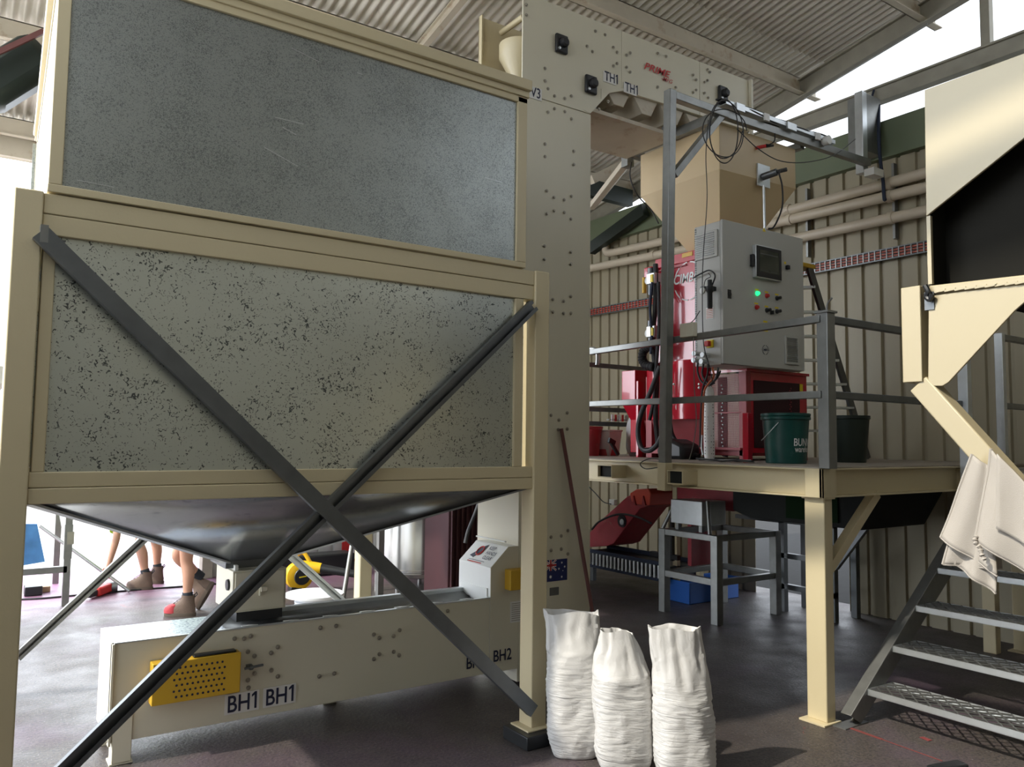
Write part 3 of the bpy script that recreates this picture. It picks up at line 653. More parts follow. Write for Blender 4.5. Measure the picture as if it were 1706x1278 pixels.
MB().tube(curve_pts([P(975,586,'x',4.24),P(986,581,'x',4.24),P(994,584,'x',4.24),P(996,596,'x',4.24),P(995,608,'x',4.24)],5),.017,12).build('bent_rail_end','steel_lite',PL)
# overhead frame hung from the tall post
OF = thing('overhead_frame', 'galvanised overhead frame reaching from the tall post across to the wall', 'frame', (5.2, 4.3, 3.6))
def ofb(p, q, w=.06, h=.06, name='tube', m='steel'): return MB().bar(p, q, w, h, ZD).build(name, m, OF, bevel=.004)
ofb((4.20,4.055,4.212),(4.86,4.12,4.25)); ofb((4.85,4.15,4.268),(6.90,4.15,4.30), .055, .065)
ofb(P(1122,292,'y',4.07),P(1201,193,'y',4.12), .05, .055, 'knee_tube', 'steel')
ofb((4.84,4.12,4.258),(4.84,5.25,4.262), .06, .08, m='steel')
ofb((5.93,4.18,4.262),(5.93,5.25,4.262)); ofb((4.84,5.22,4.262),(5.93,5.22,4.262))
MB().box(4.80,4.88,5.20,5.28,4.14,4.30).build('corner_plate','steel',OF)
ofb(P(985,345,'y',6.4),P(1052,258,'y',5.32), .06,.06,'long_strut','purlin')
# wall bracket column
MB().box(6.88,6.96,4.19,4.27,4.22,5.02).build('drop_post','steel_lite',OF,bevel=.004)
MB().box(6.97,7.21,4.20,4.40,4.45,5.02).build('bracket_plate','steel',OF,bevel=.004)
MB().box(6.84,7.0,4.06,4.16,4.16,4.23).build('angle_cleat','white',OF)
# cable tray lying on the frame with cables
CT = thing('cable_tray', 'slim metal cable tray full of black leads running along the overhead frame', 'cable tray', (5.9,4.13,4.34))
MB().box(4.84,6.3,4.10,4.20,4.335,4.341).box(4.84,6.3,4.10,4.104,4.341,4.37).box(4.84,6.3,4.196,4.20,4.341,4.37).build('tray','steel_lite',CT)
for k in range(5):
    pts = [(4.80+i*.12, 4.11+.016*k+.008*math.sin(i*1.3+k), 4.352+.018*(k % 3)+.012*math.sin(i*.9+2*k)) for i in range(13)]
    MB().tube(curve_pts(pts,3), .008+.002*(k%2), 7).build('cable','rubber',CT)
MB().lathe((6.15,4.09,4.33),[(.04,-.03),(.04,.03),(.03,.04)],18,'y').build('clamp_lamp','white',CT)
for i,(a,b) in enumerate(((4.95,5.05),(5.3,5.36),(5.6,5.72),(6.0,6.06))): MB().box(a,b,4.085,4.10,4.31,4.37).build('clip','whiteink' if i%2 else 'steel_lite',CT)
# cable coils hanging
def cab(name, label, pts, r=.006, m='rubber', n=8, cat='cable'):
    return tag(MB().tube(curve_pts(pts, n), r, 6).build(name, m), label, cat)
cl = []
for k in range(40):
    a = 2*math.pi*k/13; q = k/39
    cl.append(P(1207+30*math.cos(a)*(1-.25*math.sin(q*5)), 218+(42+12*math.sin(q*4))*math.sin(a), 'y', 4.02+.05*math.sin(q*7)))
cab('hanging_cable_coil','loose black cable coil hanging from the overhead frame corner above the cabinet', cl, .0045, n=4)
cab('hanging_cable','long thin black cable dropping from the coil past the grey cabinet side',[P(1180,200,'y',4.05),P(1176,260,'y',4.03),P(1178,330,'y',4.0),P(1172,420,'y',3.96),P(1170,480,'y',3.95),P(1172,570,'y',3.94),P(1182,610,'y',3.95),P(1188,640,'y',3.97)],.0035)
cab('sagging_cable','thin black cable sagging across the cream hopper to the wall bracket',[P(1228,215,'y',4.05),P(1262,247,'y',4.05),P(1300,268,'y',4.05),P(1345,270,'y',4.05),P(1390,258,'y',4.08),P(1425,232,'x',6.87)],.004)
cab('looping_cable','thin dark cable looping down beside the hopper behind the tall post',[P(1052,270,'y',5.0),P(1050,295,'y',5.0),P(1062,325,'y',5.0),P(1085,350,'y',5.0),P(1097,372,'y',4.9)],.006)

# cream surge hopper
SH = thing('surge_hopper', 'cream pyramid-bottomed hopper hanging above the grey cabinet', 'hopper', (5.38, 4.66, 3.2))
a = [(4.885,4.21,3.845),(5.87,4.21,3.87),(5.87,5.12,3.87),(4.885,5.12,3.845)]; t = [(p[0],p[1],4.225) for p in a]; b = [(5.22,4.50,3.27),(5.52,4.50,3.27),(5.52,4.80,3.27),(5.22,4.80,3.27)]
MB().add(t+a, [(0,1,5,4),(1,2,6,5),(2,3,7,6),(3,0,4,7),(3,2,1,0)]).build('hopper_sides','cream_warm_lit',SH,ang=10,bevel=.004)
MB().add(a+b, [(0,1,5,4),(1,2,6,5),(2,3,7,6),(3,0,4,7),(4,5,6,7)]).build('hopper_cone','cream_warm_lit',SH,ang=10,bevel=.004)
c = P(1270,292,'y',4.205); sp = MB().box(c.x-.07,c.x+.09,4.195,4.21,c.z-.10,c.z+.09).build('sensor_plate','steel_lite',SH,bevel=.002)
MB().cyl((c.x-.01,4.195,c.z-.02),(c.x+.03,4.08,c.z),.03,16).cyl((c.x+.03,4.08,c.z),(c.x+.09,4.03,c.z+.02),.017,12).build('level_sensor','steel_dark',sp)
MB().tube(curve_pts([(c.x+.09,4.03,c.z+.02),P(1298,285,'y',4.03),P(1303,310,'y',4.0),P(1303,345,'y',4.0),P(1290,377,'y',4.02),P(1280,381,'y',4.05)],6),.007,7).build('sensor_cable','rubber',SH)
c = P(1268,246,'y',4.19); MB().cyl((c.x-.05,4.205,c.z-.01),(c.x,4.14,c.z),.014,10).build('probe','redink',SH); MB().cyl((c.x,4.14,c.z),(c.x+.07,4.12,c.z+.012),.016,10,.009).build('probe_boot','black',SH)
cab('probe_cable','short cable from the hopper probe up to the cable tray',[P(1280,242,'y',4.12),P(1290,235,'y',4.1),P(1291,222,'y',4.08)],.005)

# ================================================================== CONTROL CABINET
CB = thing('control_cabinet', 'tall grey electrical control cabinet with touch screen and push buttons', 'cabinet', (5.15, 4.13, 2.24))
cx0, cx1, cy0, cy1, cz0, cz1 = 4.66, 5.645, 3.99, 4.275, 2.238, 3.335
MB().box(cx0, cx1, cy0+.025, cy1, cz0, cz1+.005).build('body','greyside',CB,bevel=.004)
DR = MB().box(cx0-.003, cx1+.003, cy0, cy0+.022, cz0+.004, cz1+.012).build('door','grey',CB,bevel=.004)
fy = cy0
def fp(px, py): return P(px, py, 'y', fy)
def onface(px, py, w, h, d, name, m, parent=DR, bevel=.002, yo=0):
    c = fp(px, py); return MB().box(c.x-w/2, c.x+w/2, fy-d-yo, fy-yo, c.z-h/2, c.z+h/2).build(name, m, parent, bevel=bevel)
s0 = fp(1276, 439)
SCN = MB().box(s0.x-.165,s0.x+.155,fy-.035,fy,s0.z-.135,s0.z+.125).build('touch_screen','steel_lite',DR,bevel=.004)
MB().box(s0.x-.157,s0.x+.147,fy-.037,fy-.034,s0.z-.127,s0.z+.117).build('screen_bezel','black',SCN)
MB().box(s0.x-.125,s0.x+.115,fy-.0385,fy-.0368,s0.z-.085,s0.z+.09).build('screen_glass',mat('dark_screen_glass',(.035,.045,.035),.12,spec=.8),SCN)
MB().box(s0.x-.11,s0.x+.10,fy-.0392,fy-.0384,s0.z+.055,s0.z+.062).box(s0.x-.11,s0.x-.02,fy-.0392,fy-.0384,s0.z-.075,s0.z-.072).box(s0.x+.01,s0.x+.09,fy-.0392,fy-.0384,s0.z-.075,s0.z-.072).build('screen_lines','steel_dark',SCN)
MB().box(s0.x-.195,s0.x-.175,fy-.03,fy,s0.z-.05,s0.z+.045).build('side_handle','black',DR,bevel=.003)
onface(1310,446,.03,.035,.03,'rotary_switch','black',bevel=.006); onface(1308,438,.025,.02,.001,'switch_label','yellow2')
for px, py, m in ((1261,489,'led'),(1277,493,'redink'),(1294,497,'black'),(1260,512,'redink'),(1277,517,'black'),(1294,519,'black')):
    c = fp(px, py)
    MB().box(c.x-.022,c.x+.022,fy-.001,fy,c.z+.024,c.z+.036).build('button_label','yellow2',DR)
    MB().lathe((c.x,fy,c.z),[(.019,0),(.019,-.008),(.014,-.010),(.013,-.022 if m!='black' else -.04),(.001,-.024 if m!='black' else -.042)],16,'y').build('push_button',m,DR)
onface(1284,521,.012,.03,.03,'key','black')
onface(1275,536,.05,.014,.001,'button_label','yellow2'); onface(1275,550,.06,.022,.001,'warning_label','yellow2')
c = fp(1215,490); MB().lathe((c.x,fy,c.z),[(.020,0),(.018,-.008),(.001,-.009)],16,'y').box(c.x-.018,c.x+.018,fy-.004,fy,c.z-.034,c.z+.034).build('door_lock','black',DR)
# warning triangle stickers
c = fp(1273,383); MB().prism([(c.x-.02,fy-.001,c.z-.014),(c.x+.02,fy-.001,c.z-.014),(c.x,fy-.001,c.z+.02)],(0,.001,0)).build('warning_sticker','yellow2',DR)
# vent louvres
v0 = fp(1318,584); VT = MB().frame(v0.x-.085,v0.x+.085,v0.z-.115,v0.z+.115,.016,fy-.014,fy).box(v0.x-.07,v0.x+.07,fy-.003,fy,v0.z-.10,v0.z+.10).build('vent_grille','grey',DR,bevel=.002)
lv = MB()
for i in range(13): z = v0.z-.094+i*.0155; lv.bar((v0.x-.07,fy-.010,z),(v0.x+.07,fy-.010,z),.010,.004,V(0,-.6,1))
lv.build('louvres','steel_lite',VT)
# round maker mark with lettering
c = fp(1275,583)
def arc(cx, cz, r, a0, a1, w=.004, n=10): 
    mb = MB()
    pts = [(cx+r*math.cos(R(a0+(a1-a0)*i/n)), fy-.0012, cz+r*math.sin(R(a0+(a1-a0)*i/n))) for i in range(n+1)]
    for i in range(n): mb.bar(pts[i], pts[i+1], w, .0006, YD) if False else mb.bar(pts[i], pts[i+1], .0006, w, V(pts[i][0]-cx,0,pts[i][2]-cz))
    return mb
for a0, a1 in ((20,80),(100,160),(200,260),(280,340)): arc(c.x,c.z,.036,a0,a1).build('ring_mark','ink',DR)
txt('CIMBRIA',.024,(c.x-.045,fy,c.z-.008),XD,ZD,'ink',DR,shear=.2,off=.01)
# side face fittings (facing -X)
SX = cx0-.001
def sp_(px, py): return P(px, py, 'x', SX)
v1 = sp_(1181,407)
SV = MB().box(SX-.012,SX,cy0+.045,cy1-.02,v1.z-.11,v1.z+.10).build('side_vent','grey',CB,bevel=.003)
lv = MB()
for i in range(11): z = v1.z-.088+i*.0165; lv.box(SX-.016,SX-.012,cy0+.075,cy1-.03,z,z+.008)
lv.build('louvres','steel',SV)
st = MB()
for i in range(58): z = cz0+.05+i*.018; st.box(SX-.004,SX,cy1-.020,cy1-.006,z,z+.009)
st.build('edge_perforation','steel_dark',CB)
c = sp_(1190,485)
RG = MB().lathe((SX-.05,c.y,c.z),[(.016,-.14),(.020,-.13),(.020,-.02),(.026,-.01),(.026,.03),(.018,.035),(.018,.08),(.001,.082)],16).box(SX-.05,SX,c.y-.02,c.y+.02,c.z,c.z+.03).build('air_regulator','black',CB)
MB().lathe((SX-.085,c.y+.045,c.z+.0),[(.024,.012),(.024,-.004),(.018,-.006)],18,'x').build('gauge','white',RG)
MB().box(SX-.06,SX-.03,c.y+.05,c.y+.085,c.z+.005,c.z+.04).build('air_fitting','steel_dark',RG)
MB().tube(curve_pts([(SX-.03,c.y-.0,c.z+.03),(SX-.03,c.y-.035,c.z+.11),(SX-.03,c.y+.02,c.z+.16),(SX-.03,c.y+.10,c.z+.15),(SX-.02,cy1,c.z+.13)],6),.006,7).build('air_hose','rubber',RG)
MB().tube(curve_pts([(SX-.04,c.y+.07,c.z+.04),(SX-.04,c.y+.05,c.z+.09),(SX-.03,c.y+.01,c.z+.11),(SX-.03,c.y+.03,c.z+.14)],6),.003,6).build('thin_hose','rubber',RG)
c = sp_(1183,527); nl = MB().box(SX-.002,SX,c.y-.035,c.y+.04,c.z-.02,c.z+.07).build('paper_notice','decal',CB); 
m_ = MB()
for i in range(6): m_.box(SX-.003,SX-.002,c.y-.03,c.y+.035,c.z-.012+i*.013,c.z-.008+i*.013)
m_.build('notice_rows','copper',nl)
c = sp_(1184,573); es = MB().box(SX-.012,SX,c.y-.032,c.y+.032,c.z-.030,c.z+.030).build('switch_plate','yellow2',CB,bevel=.003); MB().box(SX-.045,SX-.012,c.y-.014,c.y+.026,c.z-.02,c.z+.02).build('switch_knob','redink',es,bevel=.004)
for i,(px,py) in enumerate(((1166,590),(1180,592),(1165,601),(1178,603))):
    c = sp_(px,py); MB().cyl((SX-.06,c.y,c.z),(SX,c.y,c.z),.017,12).cyl((SX-.07,c.y,c.z),(SX-.055,c.y,c.z),.021,8).build('cable_gland','steel_lite',CB)
MB().cyl((5.30,4.10,cz1+.01),P(1272,309,'y',4.10),.011,12).build('conduit','steel_lite',CB)
# cables below the cabinet
for i,(m,pp) in enumerate((('rubber',[(1163,603),(1162,618),(1168,635),(1180,642),(1190,638)]),('rubber',[(1172,606),(1170,625),(1182,640),(1194,630),(1200,618)]),('copper',[(1187,612),(1189,628),(1180,640),(1173,655),(1171,700),(1170,730)]),('rubber',[(1197,612),(1193,630),(1184,640)]),('rubber',[(1180,606),(1178,625),(1170,650),(1167,700),(1166,745)]),('steel_lite',[(1170,725),(1169,745),(1171,758)]))):
    MB().tube(curve_pts([P(a,b,'x',4.66-.02*i) for a,b in pp],6),.008 if i<4 else .007,7).build('cable',m,CB)
# junction box on the rail
c = P(1147,549,'x',4.19); JB = MB().box(4.17,4.21,c.y-.065,c.y+.065,c.z-.055,c.z+.045).build('junction_box','offwhite',None,bevel=.004)
tag(JB,'small cream junction box strapped on the top handrail beside the cabinet','junction box')
cab('antenna_cable','thin stiff wire rising from the junction box on the rail',[P(1147,541,'x',4.19),P(1157,532,'x',4.19),P(1166,518,'x',4.2)],.003,cat='wire')
cab('rail_cable','pale thin cable dropping from the junction box to the platform edge',[P(1155,552,'x',4.2),P(1156,600,'x',4.2),P(1157,650,'x',4.22),P(1160,700,'x',4.22),P(1155,740,'x',4.24),P(1148,767,'x',4.26)],.0035,m='steel')
cab('edge_cable','thin black cable loop hanging over the cream platform beam',[P(1115,768,'x',4.2),P(1085,764,'x',4.2),P(1067,772,'x',4.19),P(1075,781,'x',4.19),P(1096,779,'x',4.19)],.004)

# ================================================================== RED SEED CLEANING MACHINE
RM = thing('seed_cleaning_machine', 'glossy red seed cleaning machine standing on the platform behind the cabinet', 'machine', (5.5, 4.7, 1.508))
MB().box(5.05,5.90,4.30,5.10,2.30,3.27).build('upper_housing','red',RM,bevel=.012)
MB().box(5.035,5.05,4.45,5.09,3.20,3.285).build('top_lip','red',RM,bevel=.004)
MB().box(5.035,5.05,4.72,5.09,3.17,3.18).build('hinge_line','dullred',RM)
c = P(1146,424,'x',5.04); MB().box(5.030,5.036,c.y-.06,c.y+.06,c.z-.02,c.z+.015).build('orange_sticker','yellow',RM)
# ring logo on the red housing (-X face)
c = P(1147,468,'x',5.045)
for i,(a0,a1) in enumerate(((55,85),(95,125),(130,160),(200,235),(242,268),(275,300),(305,335),(20,50))):
    mb = MB(); n = 6
    pts = [(5.046, c.y-.165*math.cos(R(a0+(a1-a0)*k/n)), c.z+.165*math.sin(R(a0+(a1-a0)*k/n))) for k in range(n+1)]
    for k in range(n): mb.bar(pts[k], pts[k+1], .002, .012, V(0,pts[k][1]-c.y,pts[k][2]-c.z))
    mb.build('ring_mark','whiteink',RM)
txt('CIMBRIA',.115,P(1122,475,'x',5.05),V(0,-1,0),ZD,'whiteink',RM,shear=.2,wx=.88,depth=.004,off=.02)
# curved lower doors
for y0, y1, bul in ((4.86,5.16,.05),(4.50,4.86,.07)):
    pr = []
    for i in range(13):
        t_ = i/12; pr.append((5.02-bul*math.sin(math.pi*t_)-.02, y0+(y1-y0)*t_, 1.84))
    pr += [(5.10,y1,1.84),(5.10,y0,1.84)]
    MB().prism(pr,(0,0,.50)).build('curved_door','red',RM,bevel=.004)
MB().box(5.03,5.10,4.45,5.25,2.335,2.36).build('door_rail','red',RM)
for (px,py) in ((1122,640),(1134,640),(1148,641),(1164,640),(1164,646)):
    c = P(px,py,'x',4.95); MB().lathe((4.955,c.y,c.z),[(.011,0),(.009,-.006),(.001,-.009)],10,'x').build('rivet','steel_lite',RM)
c = P(1132,678,'x',4.945); MB().lathe((4.95,c.y,c.z),[(.045,0),(.043,-.008),(.001,-.010)],24,'x').build('round_sticker','whiteink',RM)
# sloping chute and lower guard on the left
MB().prism([(4.99,5.30,2.30),(5.6,5.30,2.30),(5.6,5.30,1.55),(5.10,5.30,1.55),(5.10,5.30,1.85),(4.99,5.30,2.0)],(0,.18,0)).build('end_frame','red',RM,bevel=.004)
MB().box(5.0,5.6,5.27,5.30,1.508,2.2).build('end_post','red',RM,bevel=.003)
MB().prism([(5.05,4.50,1.84),(5.13,4.50,1.56),(5.20,4.50,1.56),(5.12,4.50,1.84)],(0,.75,0)).build('sloping_guard','dullred',RM)
MB().box(5.05,5.85,4.14,5.25,1.545,1.60).build('base_frame','dullred',RM,bevel=.003)
for x,y in ((5.05,4.10),(5.80,4.12),(5.05,5.15),(5.80,5.15)): MB().box(x,x+.055,y,y+.075,1.508,2.235).build('leg','red' if x>5.1 else 'dullred',RM,bevel=.003)
MB().box(5.045,5.85,4.09,4.50,2.215,2.237).build('deck_plate','red',RM)
# -Y face panel
FPN = MB().box(5.105,5.80,4.112,4.125,1.57,2.215).build('front_panel','red',RM,bevel=.003)
MB().box(5.15,5.74,4.106,4.112,1.61,2.15).build('panel_inset','maroon',FPN,bevel=.003)
sl = MB()
for i in range(12): sl.box(5.60+.014*(i%2),5.61+.014*(i%2),4.103,4.106,1.89+i*.019,1.899+i*.019)
sl.build('slots','dullred',FPN); c = P(1335,646,'y',4.105); MB().box(c.x-.02,c.x+.02,4.104,4.112,c.z-.03,c.z+.03).build('yellow_sticker','yellow2',FPN)
# mesh guard on the -X side: thin wires in a frame
wm = MB(); ym0, ym1, zm0, zm1 = 4.18, 4.52, 1.60, 2.20
for i in range(30):
    y = ym0+(ym1-ym0)*i/29; wm.box(5.048,5.051,y-.0008,y+.0008,zm0,zm1)
for i in range(44):
    z = zm0+(zm1-zm0)*i/43; wm.box(5.0465,5.0495,ym0,ym1,z-.0008,z+.0008)
wm.build('wire_guard','dullred',RM,flat=True)
MB().box(5.06,5.066,4.18,4.50,1.60,2.20).build('inner_plate',mat('pinkish_backing',(.86,.72,.62),.4),RM)
MB().box(5.052,5.060,4.30,4.39,1.60,2.18).build('inner_belt_cover','maroon',RM)
chn = MB()
for i in range(18): chn.lathe((5.047,4.335+.010*(i%2),1.62+i*.029),[(.008,0),(.006,-.005),(.001,-.007)],8,'x')
chn.build('drive_chain','steel_lite',RM)
MB().box(5.02,5.06,4.14,4.52,1.59,1.61).build('guard_rail','dullred',RM); MB().box(5.045,5.052,4.16,4.52,1.885,1.895).build('guard_rail','dullred',RM)
# regulators and hoses on the left end
for py in (465,553):
    c = P(1090,py,'x',4.93)
    b = MB().box(c.x-.05,c.x+.05,c.y-.05,c.y+.05,c.z-.05,c.z+.05).build('valve_block','steel_lite',RM,bevel=.008)
    MB().cyl((c.x-.01,c.y+.03,c.z+.05),(c.x-.01,c.y+.03,c.z+.10),.03,14).cyl((c.x-.01,c.y+.03,c.z-.14),(c.x-.01,c.y+.03,c.z-.05),.026,14).build('valve_bowl','steel_dark',b)
    g = P(1076,py+2,'x',4.88); MB().lathe((4.90,g.y,g.z),[(.036,.03),(.036,0),(.030,-.004)],20,'x').build('gauge','white',b)
    MB().box(c.x-.06,c.x-.05,c.y-.04,c.y-.01,c.z-.04,c.z+.03).build('yellow_tag','yellow2',b)
MB().box(4.98,5.04,5.08,5.18,3.10,3.22).build('red_cap','red',RM,bevel=.012)
MB().cyl((4.95,5.14,2.98),(4.95,5.14,3.12),.02,12).build('copper_fitting','yellow',RM)
for i,(r,pp) in enumerate(((.022,[(1092,440),(1093,470),(1091,520),(1088,560),(1090,600),(1094,640),(1092,690),(1096,740)]),(.016,[(1097,470),(1098,540),(1094,600),(1090,660),(1082,700)]),(.012,[(1087,470),(1083,510),(1086,560),(1084,590)]))):
    MB().tube(curve_pts([P(a,b_,'x',4.92-.02*i) for a,b_ in pp],6),r,8).build('hose','rubber' if i<2 else 'navy',RM)
pts = curve_pts([P(a,b_,'x',4.90) for a,b_ in ((1088,575),(1074,582),(1070,597),(1076,608),(1090,612))],7)
MB().tube(pts,[.042 if i%2 else .034 for i in range(len(pts))],14).build('corrugated_hose','rubber',RM)
MB().tube(curve_pts([P(a,b_,'x',4.80) for a,b_ in ((1100,610),(1085,650),(1068,690),(1063,720),(1068,745),(1080,751),(1094,742),(1103,725))],6),.022,10).build('drooping_hose','rubber',RM)
MB().tube(curve_pts([P(a,b_,'x',4.9) for a,b_ in ((1116,705),(1120,725),(1132,742),(1150,755),(1165,760))],6),.02,10).build('drooping_hose','rubber',RM)
MB().tube(curve_pts([P(a,b_,'x',5.03) for a,b_ in ((1122,482),(1130,486),(1134,498),(1131,504),(1126,498),(1122,488)) ],5),.003,6).build('red_tie','redink',RM)
MB().box(5.02,5.05,5.0,5.06,2.86,2.96).build('red_latch','redink',RM)
# perforated white drop hose
def dots():
    m, nt, b = nodes('white_hose_with_dots'); N = nt.nodes.new; L = nt.links.new
    tc = N('ShaderNodeTexCoord'); v = N('ShaderNodeTexVoronoi'); v.inputs['Scale'].default_value = 42; v.inputs['Randomness'].default_value = .25; L(tc.outputs['Object'], v.inputs['Vector'])
    r = N('ShaderNodeMapRange'); r.inputs[1].default_value = .22; r.inputs[2].default_value = .28; L(v.outputs['Distance'], r.inputs[0])
    mx = N('ShaderNodeMix'); mx.data_type = 'RGBA'; L(r.outputs[0], mx.inputs[0]); mx.inputs[6].default_value = (.16,.14,.14,1); mx.inputs[7].default_value = (.84,.82,.80,1)
    L(mx.outputs[2], b.inputs['Base Color']); b.inputs['Roughness'].default_value = .5; return m
M['dots'] = dots()
c = P(1182,765,'x',4.78)
tag(MB().tube([(4.78,c.y,1.51),(4.78,c.y,1.55),(4.78,c.y+.005,2.05),(4.78,c.y+.005,2.10)],[.034,.042,.042,.02],18).build('perforated_hose','dots'),'white dotted cable sleeve standing upright below the grey cabinet','cable sleeve')
c = P(1242,768,'x',4.62)
tag(MB().box(4.62,4.67,c.y-.025,c.y+.025,1.508,1.865).build('red_stub_post','red',bevel=.003),'short square red post on the platform edge left of the green bucket','post')
ws = []
for k in range(5):
    pp = [P(1162+i*13+3*math.sin(k+i), 764-3*abs(math.sin(i*.9+k)), 'x', 4.45+.04*k) for i in range(8)]
    for p in pp: p.z = 1.515+.012*abs(math.sin(k*2+p.y*9))
    cab('deck_cable',['grey cable nearest the platform edge under the red machine','second grey cable on the deck under the red machine','grey cable in the middle of the bundle under the red machine','fourth cable of the bundle on the deck under the red machine','grey cable furthest from the edge under the red machine'][k],pp,.005,m='steel' if k%2 else 'rubber',n=4)
tag(MB().prism([(4.75,4.5,1.508),(4.75,4.78,1.508),(4.75,4.80,1.60),(4.75,4.65,1.68),(4.75,4.5,1.63)],(.22,0,0)).build('black_bag','black',bevel=.03),'black fabric bag lying on the deck under the red machine','bag')

# green bucket with lid
def lerp3(c,z): return (c[0],c[1],z)
bc = P(1314,772,'z',1.508); bc = V(4.80, 3.555, 1.508)
BK = thing('green_bucket','dark green plastic bucket with lid and wire handle on the platform edge','bucket',bc)
MB().lathe(bc,[(.132,0),(.138,.004),(.158,.30),(.158,.315)],40).build('pail','green',BK)
MB().lathe(bc+V(0,0,.305),[(.160,0),(.170,.004),(.170,.022),(.164,.026),(.170,.030),(.170,.045),(.163,.048),(.150,.046),(.145,.036),(.001,.036)],40).build('lid','green',BK)
hp_ = [bc+V(-.155*math.cos(a)*.72-.11*0, -.155*math.sin(a) , .30) for a in (0,)]
cdir = (V(0,0,0)-bc); cdir.z = 0; cdir.normalize(); side = V(cdir.y,-cdir.x,0)   # side = image left/right axis
pts = [bc+side*s_*.166+cdir*math.sqrt(max(0,.172**2-(s_*.166)**2))*1.02+V(0,0,zz) for s_,zz in ((.98,.16),(.8,.19),(.55,.235),(.28,.285))]
if P(1280,700,'x',4.8).y < bc.y: pts = [bc-side*s_*.166+cdir*math.sqrt(max(0,.172**2-(s_*.166)**2))*1.02+V(0,0,zz) for s_,zz in ((.98,.16),(.8,.19),(.55,.235),(.28,.285))]
MB().tube(pts,.003,6).build('wire_handle','steel_lite',BK)
right = side if side.dot(RT) > 0 else -side
def bend(u, v, a0=R(20), z0=0, r=.1575):
    a = a0+u/.155; rr = .134+(.158-.134)*((v+z0)/.30)+.0025
    return bc + cdir*math.cos(a)*rr + right*math.sin(a)*rr + V(0,0,v+z0)
txt('BUNNINGS',.074,(0,0,0),XD,ZD,'whiteink',BK,bend=lambda u,v: bend(u,v,z0=.125),off=.012,wx=.8)
rp = []
for i in range(9): 
    for j in (0,1): rp.append(bend(-.006+i*.03, j*.045, z0=.072, r=0)-cdir*.0012)
mb = MB(); mb.add(rp,[(2*i,2*i+2,2*i+3,2*i+1) for i in range(8)]); mb.build('red_band','redink',BK)
txt('warehouse',.058,(0,0,0),XD,ZD,'whiteink',BK,bend=lambda u,v: bend(u+.012,v,z0=.082)+cdir*.0012,off=.012,wx=.8)
c = P(1360,700,'x',5.6)
for (x,y,l) in ((5.65,3.62,'dark green bucket on the deck behind the corner rail post'),):
    b = MB().lathe((x,y,1.508),[(.132,0),(.16,.33),(.168,.335),(.168,.36),(.001,.36)],32).build('green_bucket','darkgreen'); tag(b,l,'bucket')

# step ladder behind the cabinet
LD = thing('step_ladder','aluminium step ladder with yellow top standing behind the cabinet and corner post','ladder',(6.6,4.35,1.508))
tl, tr, bl, br_ = V(5.99,4.42,3.23), V(6.17,4.30,3.23), V(6.17,4.36,1.51), V(7.03,4.30,1.51)
tl, bl = V(5.99,4.60,3.23), V(6.12,4.66,1.51)
MB().bar(tr,br_,.03,.075,V(1,0,.4)).build('stile','steel_dark',LD,bevel=.003); MB().bar(tl,bl,.03,.075,V(1,0,.4)).build('stile','steel_dark',LD,bevel=.003)
for i in range(7):
    t_ = .10+i*.125; a_ = tl.lerp(bl,t_); b_ = tr.lerp(br_,t_); MB().bar(a_,b_,.08,.022,ZD).build('tread','steel_lite',LD,bevel=.002)
MB().box(5.94,6.24,4.28,4.62,3.22,3.26).build('top_cap','yellow',LD,bevel=.006)
MB().bar((6.02,4.65,3.2),(6.08,5.2,1.51),.03,.05).build('rear_stile','steel_dark',LD); MB().bar((6.15,4.5,3.2),(6.8,5.1,1.51),.03,.05).build('rear_stile','steel_dark',LD)

# things standing at the left end of the deck
TB = thing('plastic_tub','milky plastic tub with pink seed standing on the left end of the platform','tub',(5.13,5.85,1.508))
MB().lathe((5.13,5.85,1.508),[(.12,0),(.125,.005),(.155,.235),(.165,.24),(.165,.25),(.150,.25)],6).build('tub_body','polytub',TB); MB().lathe((5.13,5.85,1.512),[(.118,0),(.12,.06),(.001,.09)],24).build('pink_seed','dullred',TB)
tag(MB().lathe((4.90,5.85,1.508),[(.10,0),(.13,.25),(.14,.26),(.14,.28),(.001,.28)],24).build('red_bucket','dullred'),'red bucket half hidden by the elevator leg on the platform','bucket')
def lumpy(c, rx, ry, h, name, m, label, cat, seed=0, n=28, rings=14, top=.6):
    rr = []
    for k in range(rings+1):
        t_ = k/rings; s_ = math.sin(math.pi*min(1, (.12+t_*.78)))**.5*(1-(1-top)*t_)
        ring = []
        for i in range(n):
            a = 2*math.pi*i/n; q = 1+.10*noise.noise(V(math.cos(a)*1.5+seed, math.sin(a)*1.5, t_*4))
            ring.append((c[0]+rx*s_*q*math.cos(a), c[1]+ry*s_*q*math.sin(a), c[2]+h*t_))
        rr.append(ring)
    return tag(MB().loft(rr).build(name,m,ang=80),label,cat)
lumpy((5.50,5.78,1.508),.17,.15,.50,'poly_sack','polytub','pale plastic sack standing between the hoses on the platform','sack',3)
tag(MB().lathe((5.55,5.55,1.508),[(.07,0),(.08,.02),(.06,.12),(.03,.15),(.03,.19),(.001,.19)],20).build('jug','palegreen'),'small pale green plastic bottle in front of the white sack','bottle')
tag(MB().lathe((5.72,5.7,1.508),[(.09,0),(.10,.3),(.11,.31),(.11,.36),(.001,.37)],24).build('blue_tub','paleblue'),'pale blue tub behind the drooping hose on the platform','tub')
pv = thing('hand_tool','dark pistol-gripped hand tool lying on the platform beside the milky tub','tool',(5.2,5.55,1.508))
MB().bar(P(1018,737,'y',5.5),P(1030,758,'y',5.5),.03,.03).build('handle','black',pv,bevel=.006); MB().bar(P(1014,733,'y',5.5),P(1024,739,'y',5.5),.03,.05).build('head','black',pv,bevel=.006)
